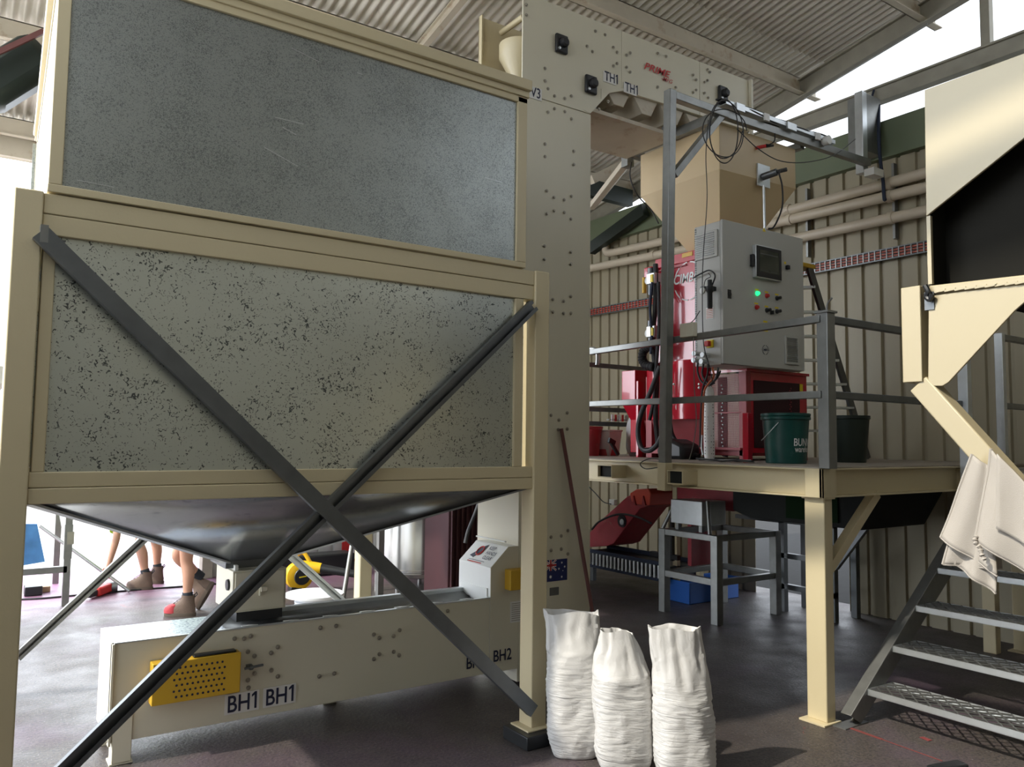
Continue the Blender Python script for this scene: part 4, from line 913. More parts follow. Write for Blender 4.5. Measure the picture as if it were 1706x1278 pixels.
bl_ = thing('test_rack','row of small red-tipped tubes on a rail behind the handrail','rack',(5.6,6.1,1.86))
MB().box(5.35,5.95,6.06,6.10,1.86,1.875).build('rack_rail','white',bl_)
for i in range(12): MB().cyl((5.38+i*.048,6.05,1.85),(5.38+i*.048,6.05,1.92),.012,8).build('tube','redink' if i%2 else 'steel_lite',bl_)

# ================================================================== WALL SERVICES
def pipe(name, label, pts, r=.052):
    T = thing(name, label, 'pipe', pts[0], 'grey drain pipes on the wall')
    MB().tube(pts, r, 20).build('barrel', 'pipe', T)
    return T
def collar(T, p, d, r=.060, w=.05):
    d = Vector(d).normalized(); MB().cyl(Vector(p)-d*w/2, Vector(p)+d*w/2, r, 20).build('socket', 'pipe', T)
a_, b_ = P(1538,289.5,'x',7.18), P(1262,365,'x',7.18); d_ = (b_-a_); e_ = P(1020,421,'x',7.18)
q_ = curve_pts([e_, e_+V(0,.10,.02), e_+V(0,.14,.09), e_+V(0,.145,.25)],5)
T1 = pipe('drain_pipe','uppermost of the three wall pipes, ending in an upward elbow',[a_-d_*1.2,a_,b_,P(1154,391,'x',7.18)]+q_)
for px,py in ((1483,305.5),(1314,350)): collar(T1,P(px,py,'x',7.18),d_)
a_, b_ = P(1539.5,313,'x',7.18), P(1281,374,'x',7.18); d_ = b_-a_
T2 = pipe('drain_pipe','middle of the three wall pipes, directly under the uppermost one',[a_-d_*1.2,a_,b_,P(1154,413,'x',7.18),P(983,447,'x',7.18),P(940,455,'x',7.18)])
for px,py in ((1483,327),(1316,366),(1090,425)): collar(T2,P(px,py,'x',7.18),d_)
a_, b_ = P(1539.5,352,'x',7.18), P(1341,394,'x',7.18); d_ = b_-a_
T3 = pipe('drain_pipe','lowest of the three wall pipes, running down behind the cabinet',[a_-d_*1.4,a_,b_,b_+d_*.8])
collar(T3,P(1485,363,'x',7.18),d_)
for px in (1490,1345): 
    p = P(px,330,'x',7.26); tag(MB().box(7.24,7.30,p.y-.012,p.y+.012,3.62,4.36).build('pipe_clip_strip','steel'),'upright clip strip holding the pipes '+('near the cream hopper bin' if px>1400 else 'just right of the cabinet top'),'bracket')
cab('wall_strap','dark strap hanging from the wall top down round the pipes',[P(1464,175,'x',7.2),P(1464,230,'x',7.10),P(1467,270,'x',7.10),P(1471,300,'x',7.10),P(1473,330,'x',7.10),P(1475,333,'x',7.12)],.016,m='navy',cat='strap')
cab('girt_strap','short dark strap slung over the gable girt',[P(1456,150,'x',7.24),P(1450,170,'x',7.22),P(1442,195,'x',7.2),P(1440,215,'x',7.2)],.012,m='navy',cat='strap')
# wall cable ladders
def ladder_tray(name, label, p, q, m):
    T = thing(name, label, 'cable tray', p); p, q = Vector(p), Vector(q); d = (q-p); L = d.length
    for dz in (-.05,.05): MB().bar(p+V(0,0,dz), q+V(0,0,dz), .02, .012).build('side_rail','steel_dark',T)
    MB().bar(p+V(.03,0,0), q+V(.03,0,0), .004, .10).build('tray_back','steel_dark',T)
    for dz in (-.028,.0,.028): MB().bar(p+V(.005,0,dz), q+V(.005,0,dz), .014, .016).build('cable', m, T)
    rg = None; n = min(60, int(L/.06))
    for i in range(n):
        c = p+d*(i/n)
        if rg is None: rg = MB().box(c.x-.012,c.x-.008,c.y-.006,c.y+.006,c.z-.05,c.z+.05).build('rung','steel',T); c0_ = c
        else: copies(rg,[c-c0_])
ladder_tray('wall_cable_tray','horizontal cable tray with red cables on the wall behind the ladder top',P(1541,411,'x',7.22)-V(0,.9,.0),P(1340,450,'x',7.22)+V(0,.35,0),'tray')
ladder_tray('wall_cable_tray','orange-red cable tray on the wall between elevator and red machine',P(1092,502,'x',7.22)-V(0,.6,0),P(975,522,'x',7.22)+V(0,.3,0),'orangered')

# ================================================================== STAIRS
ST = thing('steel_stairs','galvanised steel stairs with mesh treads climbing to the platform at the right','stairs',(4.9,2.35,0))
def stringer(y, s):
    p, q = V(4.385,y,.0), V(6.30,y,1.436); d = (q-p).normalized(); up = V(-d.z,0,d.x)
    mb = MB().bar(p+up*.0, q+up*.0, .008, .17, up); 
    for k in (1,-1): mb.bar(p+up*(k*.083)+V(0,s*.03,0), q+up*(k*.083)+V(0,s*.03,0), .065, .007, up)
    return mb
for y, s in ((2.79, 1), (1.80, -1)):
    mb = stringer(y, s)
    for i, v in enumerate(mb.v):
        if v.z < .01: v.z = .006 
    mb.build('stringer','steel',ST,bevel=.002)
    MB().box(4.27,4.50,y-.04 if s<0 else y-.01,y+.01 if s<0 else y+.075,0,.006).build('foot_plate','steel',ST)
tr0 = None
for i in range(6):
    x = 4.505+.277*i; z = .185+.215*i
    if tr0 is None:
        fr_ = MB().box(x,x+.006,1.80,2.785,z-.028,z+.008).box(x+.262,x+.268,1.80,2.785,z-.028,z+.008).box(x,x+.268,2.779,2.785,z-.028,z+.008).box(x,x+.268,1.80,1.806,z-.028,z+.008).box(x,x+.03,1.80,2.785,z-.028,z-.024).box(x+.238,x+.268,1.80,2.785,z-.028,z-.024)
        tr0 = fr_.build('tread','steel_lite',ST)
        mm = MB(); nx, ny = 6, 26
        for a in range(nx):
            for b in range(ny):
                xa = x+.008+a*.255/nx; xb = xa+.255/nx; ya = 1.81+b*.97/ny; yb_ = ya+.97/ny
                if (a+b) % 2: xa, xb = xb, xa
                mm.bar((xa,ya,z+.002),(xb,yb_,z+.006),.006,.008,ZD)
        ms0 = mm.build('tread_mesh','steel',tr0,flat=True)
    else:
        d = V(.277*i,0,.215*i); c = tr0.copy(); COL.objects.link(c); c.parent = ST; c.location = tr0.location+d
        e = ms0.copy(); COL.objects.link(e); e.parent = c
MB().box(6.17,7.15,1.80,2.87,1.44,1.46).build('landing','deck',ST); 
for x,y in ((7.05,1.85),(7.05,2.7)): MB().box(x,x+.06,y,y+.06,0,1.44).build('landing_leg','steel',ST)

# ================================================================== TIPPING BIN (right edge)
TP = thing('tipping_bin','cream tipping bin with dark open front and gusseted stand at the right edge','bin',(3.6,.6,1.2))
def px3(pts, X=3.0): return [P(a,b,'x',X) for a,b in pts]
upper = px3([(1540,150),(1543,360),(1706,230),(1860,107),(1860,32)],3.02)
MB().prism(upper,(.012,0,0)).build('side_plate','cream_tan',TP,bevel=.002)
zt, zb = P(1540,150,'x',3.02).z, P(1543,474,'x',3.02).z; yL = P(1541,300,'x',3.02).y
dk = mat('bin_painted_shade',(.018,.017,.014),.9,spec=.1)  # near-black colour stands in for the shade inside the bin
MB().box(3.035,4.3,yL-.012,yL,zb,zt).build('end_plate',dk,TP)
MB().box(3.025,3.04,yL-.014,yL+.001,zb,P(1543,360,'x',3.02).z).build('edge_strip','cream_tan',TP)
MB().box(3.14,3.15,-1.0,yL-.012,zb,zt).build('inner_shade_sheet',dk,TP)  # added sheet, closes the opening in the painted shade colour
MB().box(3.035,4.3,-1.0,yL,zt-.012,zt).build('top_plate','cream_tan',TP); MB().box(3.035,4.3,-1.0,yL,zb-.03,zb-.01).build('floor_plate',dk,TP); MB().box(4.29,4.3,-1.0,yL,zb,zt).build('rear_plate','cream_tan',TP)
r_ = px3([(1547,476),(1860,440),(1860,455),(1547,489)],3.0)
MB().prism(r_,(.06,0,0)).build('bottom_rail','cream_tan',TP,bevel=.006)
r_ = px3([(1550,484),(1706,466),(1860,448),(1860,462),(1706,478),(1550,494)],2.985)
# hollow post
p0, p1 = P(1502,560,'x',2.995).y, P(1535,560,'x',2.995).y; z0, z1 = P(1515,637,'x',2.995).z, P(1515,478,'x',2.995).z
b = MB().box(2.995,3.003,p1,p0,z0,z1).box(2.995,3.08,p1,p1+.006,z0,z1).box(3.072,3.08,p1,p0,z0,z1).box(2.995,3.08,p0-.006,p0,z0,z1); b.build('corner_post','cream_tan',TP,bevel=.003)
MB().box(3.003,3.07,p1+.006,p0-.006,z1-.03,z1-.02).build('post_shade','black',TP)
g_ = px3([(1547,498),(1558,492),(1600,486),(1706,474),(1860,458),(1860,395),(1706,500),(1692,517),(1582,636),(1574,643),(1546,643)][0:5]+[(1860,470),(1706,504),(1690,518),(1580,637),(1570,643),(1546,643)],3.005)
MB().prism(g_,(.010,0,0)).build('gusset_plate','cream_tan',TP,bevel=.002)
MB().box(3.0,3.016,P(1556,500,'x',3.0).y,P(1540,500,'x',3.0).y,P(1550,516,'x',3.0).z,P(1550,486,'x',3.0).z).build('weld_notch','steel_dark',TP)
rb = MB().tube(curve_pts(px3([(1541,476),(1546,486),(1543,494),(1549,499),(1553,490)],2.985),4),.010,8); rb.build('rubber_seal','black',TP)
wl = MB()
for px in range(1566,1706,17): c = P(px, 487-(px-1550)*.105, 'x', 2.998); wl.bar(c+V(0,.02,.0),c-V(0,.02,-.003),.006,.008)
wl.build('weld_beads','cream_tan',TP)
# sloping underside behind the gusset
MB().add([(3.35,1.35,2.0),(3.35,-.6,2.0),(3.35,-.6,1.2),(3.35,.55,1.2)],[(0,1,2,3)]).add([(3.35,1.35,2.02),(4.2,1.35,2.02),(4.2,.55,1.2),(3.35,.55,1.2)],[(0,1,2,3)]).build('hopper_underside','cream_tan',TP,solid=.008)
s0_, s1_ = P(1537,640,'x',3.04), P(1700,822,'x',3.04)
MB().bar(s0_,s1_,.075,.082,ZD).build('diagonal_strut','cream_tan',TP,bevel=.006)
MB().bar(P(1632,775,'x',2.99),P(1650,800,'x',2.99),.012,.014).build('weld_slot','steel_dark',TP)
MB().bar(s1_,s1_+V(0,0,-1.2),.08,.08,YD).build('stand_leg','cream_tan',TP,bevel=.004) if False else None
for y in (-.55,): 
    MB().box(3.0,3.08,y-.08,y,0,zb).build('leg','cream_tan',TP,bevel=.004); MB().box(4.2,4.28,y-.08,y,0,zb).build('leg','cream_tan',TP,bevel=.004)
MB().bar(s1_,V(3.04,-.55,.42),.07,.08,ZD).build('lower_strut','cream_tan',TP,bevel=.004)

# cloth sacks hanging from the strut
def sheet(corners, X, name, m, label, amp=.012, seed=0, nu=16, nv=22, hem=True):
    """four pixel corners measured on the plane x=X: top-left, top-right, bottom-right, bottom-left"""
    a, b, c, d = [P(x, y, 'x', X) for x, y in corners]
    mb = MB()
    for j in range(nv+1):
        for i in range(nu+1):
            u, v = i/nu, j/nv; p = a.lerp(b,u).lerp(d.lerp(c,u), v)
            w = amp*(math.sin(u*9+seed+v*1.5)*(.35+.65*v)+.6*noise.noise(V(u*3+seed,v*2,seed)))
            mb.v.append(p+V(w,0,0))
    for j in range(nv):
        for i in range(nu): k = j*(nu+1)+i; mb.f.append((k,k+1,k+nu+2,k+nu+1))
    for k in range(len(mb.v)): pass
    pts = [mb.v[j*(nu+1)].copy() for j in range(nv+1)]
    bot = [mb.v[nv*(nu+1)+i].copy() for i in range(nu+1)]
    o = mb.build(name,m,ang=80,solid=.006)
    if label: tag(o,label,'sack','calico sacks on the diagonal strut')
    if hem:
        MB().tube(pts,.006,6).build('hem','clothsack',o); MB().tube(bot,.004,6).build('hem','clothsack',o)
    return o
sheet([(1612,800),(1662,820),(1668,948),(1574,940)],2.975,'cloth_sack','clothsack','calico sack hanging lowest and furthest back on the diagonal strut',seed=3)
sb_ = sheet([(1622,812),(1658,830),(1659,990),(1590,940)],2.972,'cloth_sack','clothsack','narrow calico sack whose pointed corner hangs lowest in front of the stairs',seed=5)
sheet([(1619,757),(1652,780),(1664,960),(1566,896)],2.955,'cloth_sack','clothsack','left calico sack with thick pale folded edge on the diagonal strut',seed=1)
sheet([(1650,748),(1760,860),(1790,1010),(1626,900)],2.925,'cloth_sack','clothsack','frontmost calico sack with frayed tied corner, running out of the photo at right',seed=2,amp=.016)
sheet([(1662,756),(1770,870),(1790,960),(1661,880)],2.905,'cloth_sack','clothsack','small calico sack folded flat over the frontmost sack at the right edge',seed=4,hem=False)
fr_ = []
for k in range(7):
    a = P(1626+k*1.5,900+k*3,'x',2.915); fr_.append(MB().tube([a,a+V(-.004,-.004-.002*k,-.03),a+V(0,-.012,-.045-.004*k)],.0025,5))
mb = MB().tube(curve_pts([P(1627,893,'x',2.915),P(1624,902,'x',2.905),P(1632,912,'x',2.91),P(1636,925,'x',2.905),P(1641,934,'x',2.91)],5),[.007+.003*math.sin(i*2.2) for i in range(21)],8)
tag(mb.build('tie_cord','clothsack'),'frayed knotted cord hanging from the frontmost calico sack','cord')

# ================================================================== GRAIN SACKS
def sack(c, w, d, h, rot, seed, label, twist=0, lean=(0,0), neck=.62, taper=0, tip=0):
    rings = []; N_ = 56; K = 70
    for k in range(K+1):
        t_ = k/K; z = h*t_
        full = neck   # filled part
        if t_ < full:
            q = t_/full; s_ = .80+.20*min(1, q*5)**.6; s_ = s_*(1+.045*math.sin(math.pi*q)) ; dw = d*s_; ww = w*s_
            e = 2.8-.5*q
        else:
            q = (t_-full)/(1-full); ww = w*(1-.03*math.sin(q*math.pi)+.03*q-taper*q**1.3); dw = d*(1-.62*q**.8); e = 2.3
        cr = 0
        ring = []
        for i in range(N_):
            a = 2*math.pi*i/N_ ; ca, sa = math.cos(a), math.sin(a)
            r = (abs(ca)**e+abs(sa)**e)**(-1/e)
            x, y = ww/2*r*ca, dw/2*r*sa
            cr = .0020*math.sin(z*260+3*noise.noise(V(a*1.1,z*5,seed))*4)*(1 if t_ < full else .15)*min(1,t_*9) if t_<full+.02 else 0
            n_ = .010*noise.noise(V(ca*2+seed, sa*2, z*7)) + (.016*noise.noise(V(ca*3.5+seed*3, sa*3.5, z*5)) + .006*noise.noise(V(ca*9+seed*3, sa*9, z*16)) if t_ > full else .004*noise.noise(V(ca*5,sa*5+seed,z*30)))
            k_ = 1+(cr+n_)/max(.06,math.hypot(x,y)); x *= k_; y *= k_
            tw = twist*max(0,t_-full*.9)**1.2; x, y = x*math.cos(tw)-y*math.sin(tw), x*math.sin(tw)+y*math.cos(tw)
            if t_ > full: 
                zz = z+.014*noise.noise(V(a*.9,seed,2))*q*2
            else: zz = z
            X_ = c[0]+x*math.cos(rot)-y*math.sin(rot)+lean[0]*t_**2; zz -= tip*max(0, (t_-full)/(1-full))*(x/w+.5)*h; Y_ = c[1]+x*math.sin(rot)+y*math.cos(rot)+lean[1]*t_**2
            ring.append((X_, Y_, c[2]+max(.002,zz)))
        rings.append(ring)
    # inside of the open mouth
    top = rings[-1]; cx_ = sum(p[0] for p in top)/N_; cy_ = sum(p[1] for p in top)/N_
    for f_, dz in ((.93,-.004),(.86,-.03),(.6,-.10)): rings.append([(cx_+(p[0]-cx_)*f_, cy_+(p[1]-cy_)*f_, p[2]+dz) for p in top])
    o = MB().loft(rings).build('grain_sack','sack',ang=75); return tag(o,label,'sack','white grain sacks on the floor')
ra = R(-34)
sack((2.735,3.36,0),.285,.22,.745,ra,1.3,'white woven grain sack nearest the bin post, with a wide flat open top',lean=(-.01,.02),neck=.72,tip=.01)
sack((2.832,3.085,0),.285,.23,.70,ra,4.1,'middle white grain sack with a crumpled folded-over top',twist=.5,lean=(-.03,.03),neck=.66,taper=.42,tip=.06)
sack((3.005,2.835,0),.285,.23,.73,ra,7.7,'right-hand white grain sack with a tall creased half-empty top',lean=(-.045,.03),neck=.52,taper=.12,tip=.015)

# pole leaning on the elevator
tag(MB().tube([(3.80,4.36,.0),(3.49,4.465,1.735)],.014,12).build('broom_pole','maroonpole'),'thin stained wooden pole leaning against the elevator leg','pole')
# small power tool at the bottom edge
PT = thing('power_tool','black power tool with silver tip lying on the floor at the bottom edge','tool',(4.1,2.1,0))
a_, b_ = P(1552,1290,'z',.04), P(1606,1280,'z',.045)
MB().bar(a_,b_,.075,.07,ZD).build('tool_body','black',PT,bevel=.014); d_ = (b_-a_).normalized()
MB().cyl(a_-d_*.045,a_,.022,16,.03).cyl(a_-d_*.075,a_-d_*.045,.012,12).build('chuck','steel_lite',PT)

# ================================================================== UNDER THE PLATFORM
GT = thing('grey_work_frame','grey steel frame table on four legs under the platform','table',(5.95,5.3,0))
for x,y in ((5.66,4.94),(5.66,5.60),(6.5,4.94),(6.5,5.60)): MB().box(x,x+.08,y,y+.08,0,.80).build('leg','steel',GT,bevel=.004)
for x in (5.665,6.505):
    MB().box(x,x+.05,5.02,5.60,.745,.80).build('rail','steel',GT,bevel=.003); MB().box(x,x+.05,5.02,5.60,.345,.405).build('rail','steel',GT,bevel=.003)
for y in (4.95,5.61): MB().box(5.74,6.5,y,y+.05,.745,.80).build('rail','steel',GT,bevel=.003); MB().box(5.74,6.5,y,y+.05,.345,.40).build('rail','steel',GT,bevel=.003)
GB = thing('galvanised_control_box','plain galvanised box on round struts above the grey table','box',(5.9,5.36,.86))
MB().box(5.72,6.05,5.17,5.57,.865,1.09).build('box_body','steel_lite',GB,bevel=.004)
MB().cyl((5.70,5.06,.80),(5.74,5.12,1.10),.018,14).build('strut','steel',GB); MB().cyl((5.70,5.66,.80),(5.76,5.60,.98),.018,14).build('strut','steel',GB)
MB().box(5.75,5.79,5.20,5.24,.80,.865).build('strut','steel',GB); MB().box(5.75,5.79,5.50,5.54,.80,.865).build('strut','steel',GB)
BC = thing('blue_crate','blue plastic crate on the floor under the grey table','crate',(6.5,5.68,0))
mb = MB()
for b in ((6.14,6.15,5.72,6.05,0,.22),(6.88,6.89,5.72,6.05,0,.22),(6.14,6.89,5.72,5.73,0,.22),(6.14,6.89,6.04,6.05,0,.22),(6.14,6.89,5.72,6.05,0,.01)): mb.box(*b)
mb.build('crate_body','bluecrate',BC,bevel=.004); MB().frame(6.12,6.91,.20,.222,.011,5.705,5.72).build('crate_rim','bluecrate',BC)
# roller conveyor
RC = thing('roller_conveyor','dark roller conveyor section standing low behind the elevator leg','conveyor',(6.15,6.6,.0))
MB().box(6.05,6.07,5.95,7.4,.355,.395).box(6.05,6.07,5.95,7.4,.19,.225).box(6.5,6.52,5.95,7.4,.19,.395).build('side_frame','navy',RC)
r0_ = MB().cyl((6.045,6.0,.225),(6.045,6.0,.355),.016,12).build('roller','steel_lite',RC)
copies(r0_,[(0,.062*i,0) for i in range(1,22)])
MB().box(6.06,6.5,5.97,7.38,.24,.35).build('bed','black',RC)
for y in (6.0,7.3): MB().box(6.2,6.25,y,y+.05,0,.2).build('leg','steel_dark',RC)
# tilted red auger head
RA = thing('red_auger_head','dusty red tilted auger inlet with black guard hole under the platform','machine',(6.4,6.6,.4))
MB().prism(px3([(975,895),(1000,868),(1045,827),(1068,818),(1082,842),(1066,848),(1022,906),(1010,910),(975,912)],6.2),(.42,0,0)).build('inlet_body','dullred',RA,bevel=.006)
MB().prism(px3([(1049,822),(1060,815),(1080,814),(1084,822),(1082,842),(1060,841),(1052,836)],6.14),(.5,0,0)).build('hinged_cover','orangered',RA,bevel=.01)
for px in (1055,1071): MB().prism(px3([(px-2,842),(px+4,842),(px,826)],6.12),(.02,0,0)).build('fin','dullred',RA)
c = P(1036,868,'x',6.19); MB().lathe(c,[(.07,.005),(.07,-.004),(.001,-.005)],28,'x').build('guard_hole','black',RA); MB().lathe(c+V(-.01,-.02,-.01),[(.034,0),(.034,-.01),(.001,-.02)],20,'x').build('knob','steel_lite',RA)
c = P(1022,837,'x',6.17); MB().box(c.x-.03,c.x+.02,c.y-.045,c.y+.045,c.z-.03,c.z+.035).build('limit_switch','white',RA,bevel=.006)
MB().box(6.2,6.5,5.75,5.80,.38,.95).build('upright','dullred',RA); MB().box(6.2,6.6,5.2,5.95,.98,1.18).build('red_housing','dullred',RA,bevel=.01)
MB().box(6.15,6.2,5.9,6.3,.42,.47).box(6.18,6.22,6.0,6.03,.4,.85).build('dark_linkage','black',RA)
MB().tube(curve_pts(px3([(986,882),(1000,868),(1030,857),(1060,861),(1085,872)],6.12),6),.012,8).build('hose','rubber',RA)
cab('under_cable','thin black cable drooping behind the elevator to the red auger head',px3([(982,812),(992,822),(1005,836),(1018,840)],6.1),.006)
UM = thing('underslung_machine','dark green machine body slung beneath the platform deck','machine',(6.4,4.5,.95))
MB().prism([(5.95,3.5,1.31),(5.95,5.0,1.31),(5.95,5.0,1.02),(5.95,4.8,.96),(5.95,3.7,.96)],(.95,0,0)).build('machine_body','matt_black',UM,bevel=.01)
MB().box(5.93,5.95,3.9,4.4,1.0,1.28).build('green_panel',mat('deep_green',(.008,.022,.008),.8,spec=.1),UM)
DF = thing('dark_stand','dark steel support stand standing behind the grey table','frame',(6.9,5.0,0))
for x,y in ((6.7,5.0),(6.7,4.45),(7.05,5.0),(7.05,4.45)): MB().box(x,x+.06,y,y+.06,0,.95).build('upright','steel_dark',DF)
for z in (.22,.52,.86): MB().box(6.7,6.75,4.45,5.06,z,z+.05).build('cross_bar','steel_dark',DF)
MB().bar((6.72,4.45,.5),(6.72,4.1,.95),.05,.05).build('brace','steel_dark',DF); MB().box(6.7,6.75,5.06,5.6,.86,.90).build('cross_bar','steel_dark',DF)
for (px,y,nm) in ((1127,6.0,'left'),(1166,5.85,'right')):
    p = P(px,950,'y',y); tag(MB().box(p.x-.025,p.x+.025,y-.03,y+.03,0,1.32).build('support_leg','cream'),'thin tan support leg behind the grey table, the %s of the pair' % nm,'post')

# ================================================================== LEFT YARD SIDE
c0 = P(108,1009,'z',0); c1 = P(92,972,'z',0)
SS = thing('steel_stand','small grey steel stand with a blue chute left of the people','stand',c0)
MB().box(c0.x-.03,c0.x+.03,c0.y-.03,c0.y+.03,0,1.08).build('leg','steel',SS); MB().box(c0.x-.035,c0.x+.035,c0.y-.035,c0.y+.035,.45,.78).build('leg_sleeve','steel',SS)
MB().box(c1.x-.03,c1.x+.03,c1.y-.03,c1.y+.03,0,1.05).build('leg','steel',SS); MB().box(c0.x-.9,c0.x-.84,c0.y-.03,c0.y+.03,0,1.05).build('leg','steel',SS)
MB().box(c0.x-.9,c0.x,c0.y-.03,c0.y+.03,.98,1.04).build('rail','steel_lite',SS); MB().box(c0.x-.9,c0.x,c0.y-.03,c0.y+.03,.32,.38).build('rail','steel',SS); MB().bar((c0.x,c0.y,1.02),(c1.x,c1.y,1.02),.05,.05).build('rail','steel',SS); MB().bar((c0.x,c0.y,.55),(c1.x,c1.y,.85),.03,.03).build('brace','steel',SS)
q_ = [P(a,b,'y',c0.y-.08) for a,b in ((36,873),(62,873),(75,936),(34,943))]
MB().prism(q_,(0,.03,0)).build('blue_chute','bluechute',SS)
q_ = P(55,859,'y',c0.y); tag(MB().box(q_.x-.12,q_.x+.05,q_.y-.06,q_.y+.06,1.04,1.13).build('red_tray','dullred'),'small red tray on top of the steel stand','tray')
q_ = P(90,864,'y',c0.y-.05); MB().box(q_.x-.035,q_.x+.035,q_.y-.03,q_.y+.03,1.02,1.10).build('black_clamp','black',SS)
q_ = P(117,896,'y',c0.y); MB().box(q_.x-.03,q_.x+.03,q_.y-.04,q_.y+.04,q_.z-.06,q_.z+.06).build('switch_box','girt',SS)
tag(MB().tube([P(216,985,'z',.02),P(67,877,'y',9.9)],.018,8).build('brace_pole','steel'),'thin metal pole sloping from the floor up to the stand behind the boots','pole')
cab('floor_cable','long black cable lying across the purple stained floor near the people',[P(30,999,'z',.008),P(70,997,'z',.008),P(125,992,'z',.008),P(190,986,'z',.008),P(250,981,'z',.008),P(305,977,'z',.008),P(360,973,'z',.008),P(420,966,'z',.008)],.010)
q_ = P(55,992,'z',0); tag(MB().box(q_.x-.08,q_.x+.08,q_.y-.05,q_.y+.12,0,.095).build('battery_block','black',bevel=.01),'black battery block on the floor beside the stand','block')
q_ = P(74,986,'z',0); tag(MB().box(q_.x-.05,q_.x+.05,q_.y-.05,q_.y+.05,0,.06).build('timber_block','wood',bevel=.006),'small brown block just right of the black battery block','block')
RT_ = thing('red_hand_tool','red power tool on the floor being reached for by the bending person','tool',P(168,985,'z',0))
q_ = P(158,987,'z',.05); w_ = P(180,978,'z',.06)
MB().bar(q_,w_,.11,.09).build('tool_body','redink',RT_,bevel=.02); MB().cyl(w_-V(.02,0,0),w_+V(.09,-.02,0),.05,14).build('tool_head','steel_dark',RT_); MB().bar(q_,q_-(w_-q_)*.5,.07,.06).build('tool_grip','black',RT_,bevel=.01)

# ------------------------------------------------------------------ people
FD = V(-RT.x,-RT.y,0).normalized()               # both face image-left
def skin_chain(name, verts, edges, radii, m, root=0, parent=None, sub=2):
    me = bpy.data.meshes.new(name)
    org = Vector((0,0,0)); q = parent
    while q: org += q.location; q = q.parent
    me.from_pydata([Vector(v)-org for v in verts], edges, []); o = bpy.data.objects.new(name, me); COL.objects.link(o)
    if parent: o.parent = parent
    md = o.modifiers.new('skin','SKIN')
    for i, r in enumerate(radii):
        sv = me.skin_vertices[0].data[i]; sv.radius = (r, r) if not isinstance(r, tuple) else r; sv.use_root = (i == root)
    s_ = o.modifiers.new('sub','SUBSURF'); s_.levels = sub; s_.render_levels = sub
    md.use_smooth_shade = True; me.materials.append(M[m]); return o
def boot(parent, ankle, fdir, pitch=0, m='boot', toe=None, scale=1.0):
    """ankle = point above the heel at sole level; fdir horizontal heading; pitch raises the heel"""
    f = Vector(fdir).normalized(); l = V(f.y,-f.x,0); cp_, sp__ = math.cos(pitch), math.sin(pitch)
    def T(x, y, z): 
        X, Z = x*cp_+z*sp__, -x*sp__+z*cp_
        return Vector(ankle)+f*X*scale+l*y*scale+V(0,0,Z*scale)
    def ring(x0, x1, w, z, n=26, e=2.4):
        out = []
        for i in range(n):
            a = 2*math.pi*i/n; ca, sa = math.cos(a), math.sin(a); r = (abs(ca)**e+abs(sa)**e)**(-1/e)
            t_ = (ca*r+1)/2; wid = w*(.86+.22*math.sin(math.pi*t_)**1.0); out.append(T(x0+(x1-x0)*t_, wid/2*sa*r, z))
        return out
    MB().loft([ring(-.078,.212,.104,0), ring(-.08,.215,.108,.012), ring(-.078,.213,.106,.032)]).build('boot_sole','sole',parent)
    b = MB().loft([ring(-.072,.206,.098,.030), ring(-.074,.208,.100,.055), ring(-.070,.196,.096,.078), ring(-.066,.155,.090,.098), ring(-.062,.105,.084,.120), ring(-.060,.070,.082,.145), ring(-.062,.058,.086,.175), ring(-.064,.056,.092,.190), ring(-.055,.046,.078,.186), ring(-.05,.04,.07,.16)]).build('boot',m,parent,ang=60)
    if toe: MB().loft([ring(.06,.213,.104,.028,20), ring(.06,.216,.106,.05,20), ring(.065,.206,.103,.076,20), ring(.07,.175,.094,.098,20), ring(.08,.14,.07,.108,20)]).build('toe_cap',toe,b)
    lc = MB()
    for k in range(5): a = T(.15-.022*k,.026,.094+.016*k); c = T(.145-.022*k,-.026,.098+.016*k); lc.tube([a,(a+c)/2+V(0,0,.006),c],.0035,6)
    lc.build('laces','maroonpole',b); MB().tube([T(-.062,0,.17),T(-.085,0,.195),T(-.078,0,.215),T(-.058,0,.19)],.005,6).build('pull_tab','sock',b)
    return T
def head_parts(parent, c, f):
    """simple features on the head: nose, ears, eyes, mouth, hair"""
    l = V(f.y,-f.x,0)
    MB().tube([c+f*.085+V(0,0,.02),c+f*.115-V(0,0,.015),c+f*.10-V(0,0,.025)],[.008,.014,.010],10).build('nose','skin',parent)
    for s in (1,-1):
        MB().lathe(c+l*(s*.078)-V(0,0,.005),[(.001,-.03),(.016,-.02),(.018,.01),(.012,.03),(.001,.034)],12).build('ear','skin',parent)
        MB().lathe(c+f*.088+l*(s*.032)+V(0,0,.02),[(.001,-.008),(.009,0),(.001,.008)],10).build('eye','black',parent)
    MB().tube([c+f*.092+l*.024-V(0,0,.052),c+f*.098-V(0,0,.054),c+f*.092-l*.024-V(0,0,.052)],.004,6).build('mouth','dullred',parent)
    rr = []
    for k in range(9):
        t_ = k/8; a = math.pi/2*t_; rr.append([c+V(0,0,.025+.095*math.sin(a))-f*.012+(f*math.cos(b)*.104+l*math.sin(b)*.088)*math.cos(a)*1.0 for b in [2*math.pi*i/20 for i in range(20)]])
    MB().loft(rr).build('hair','hair',parent)
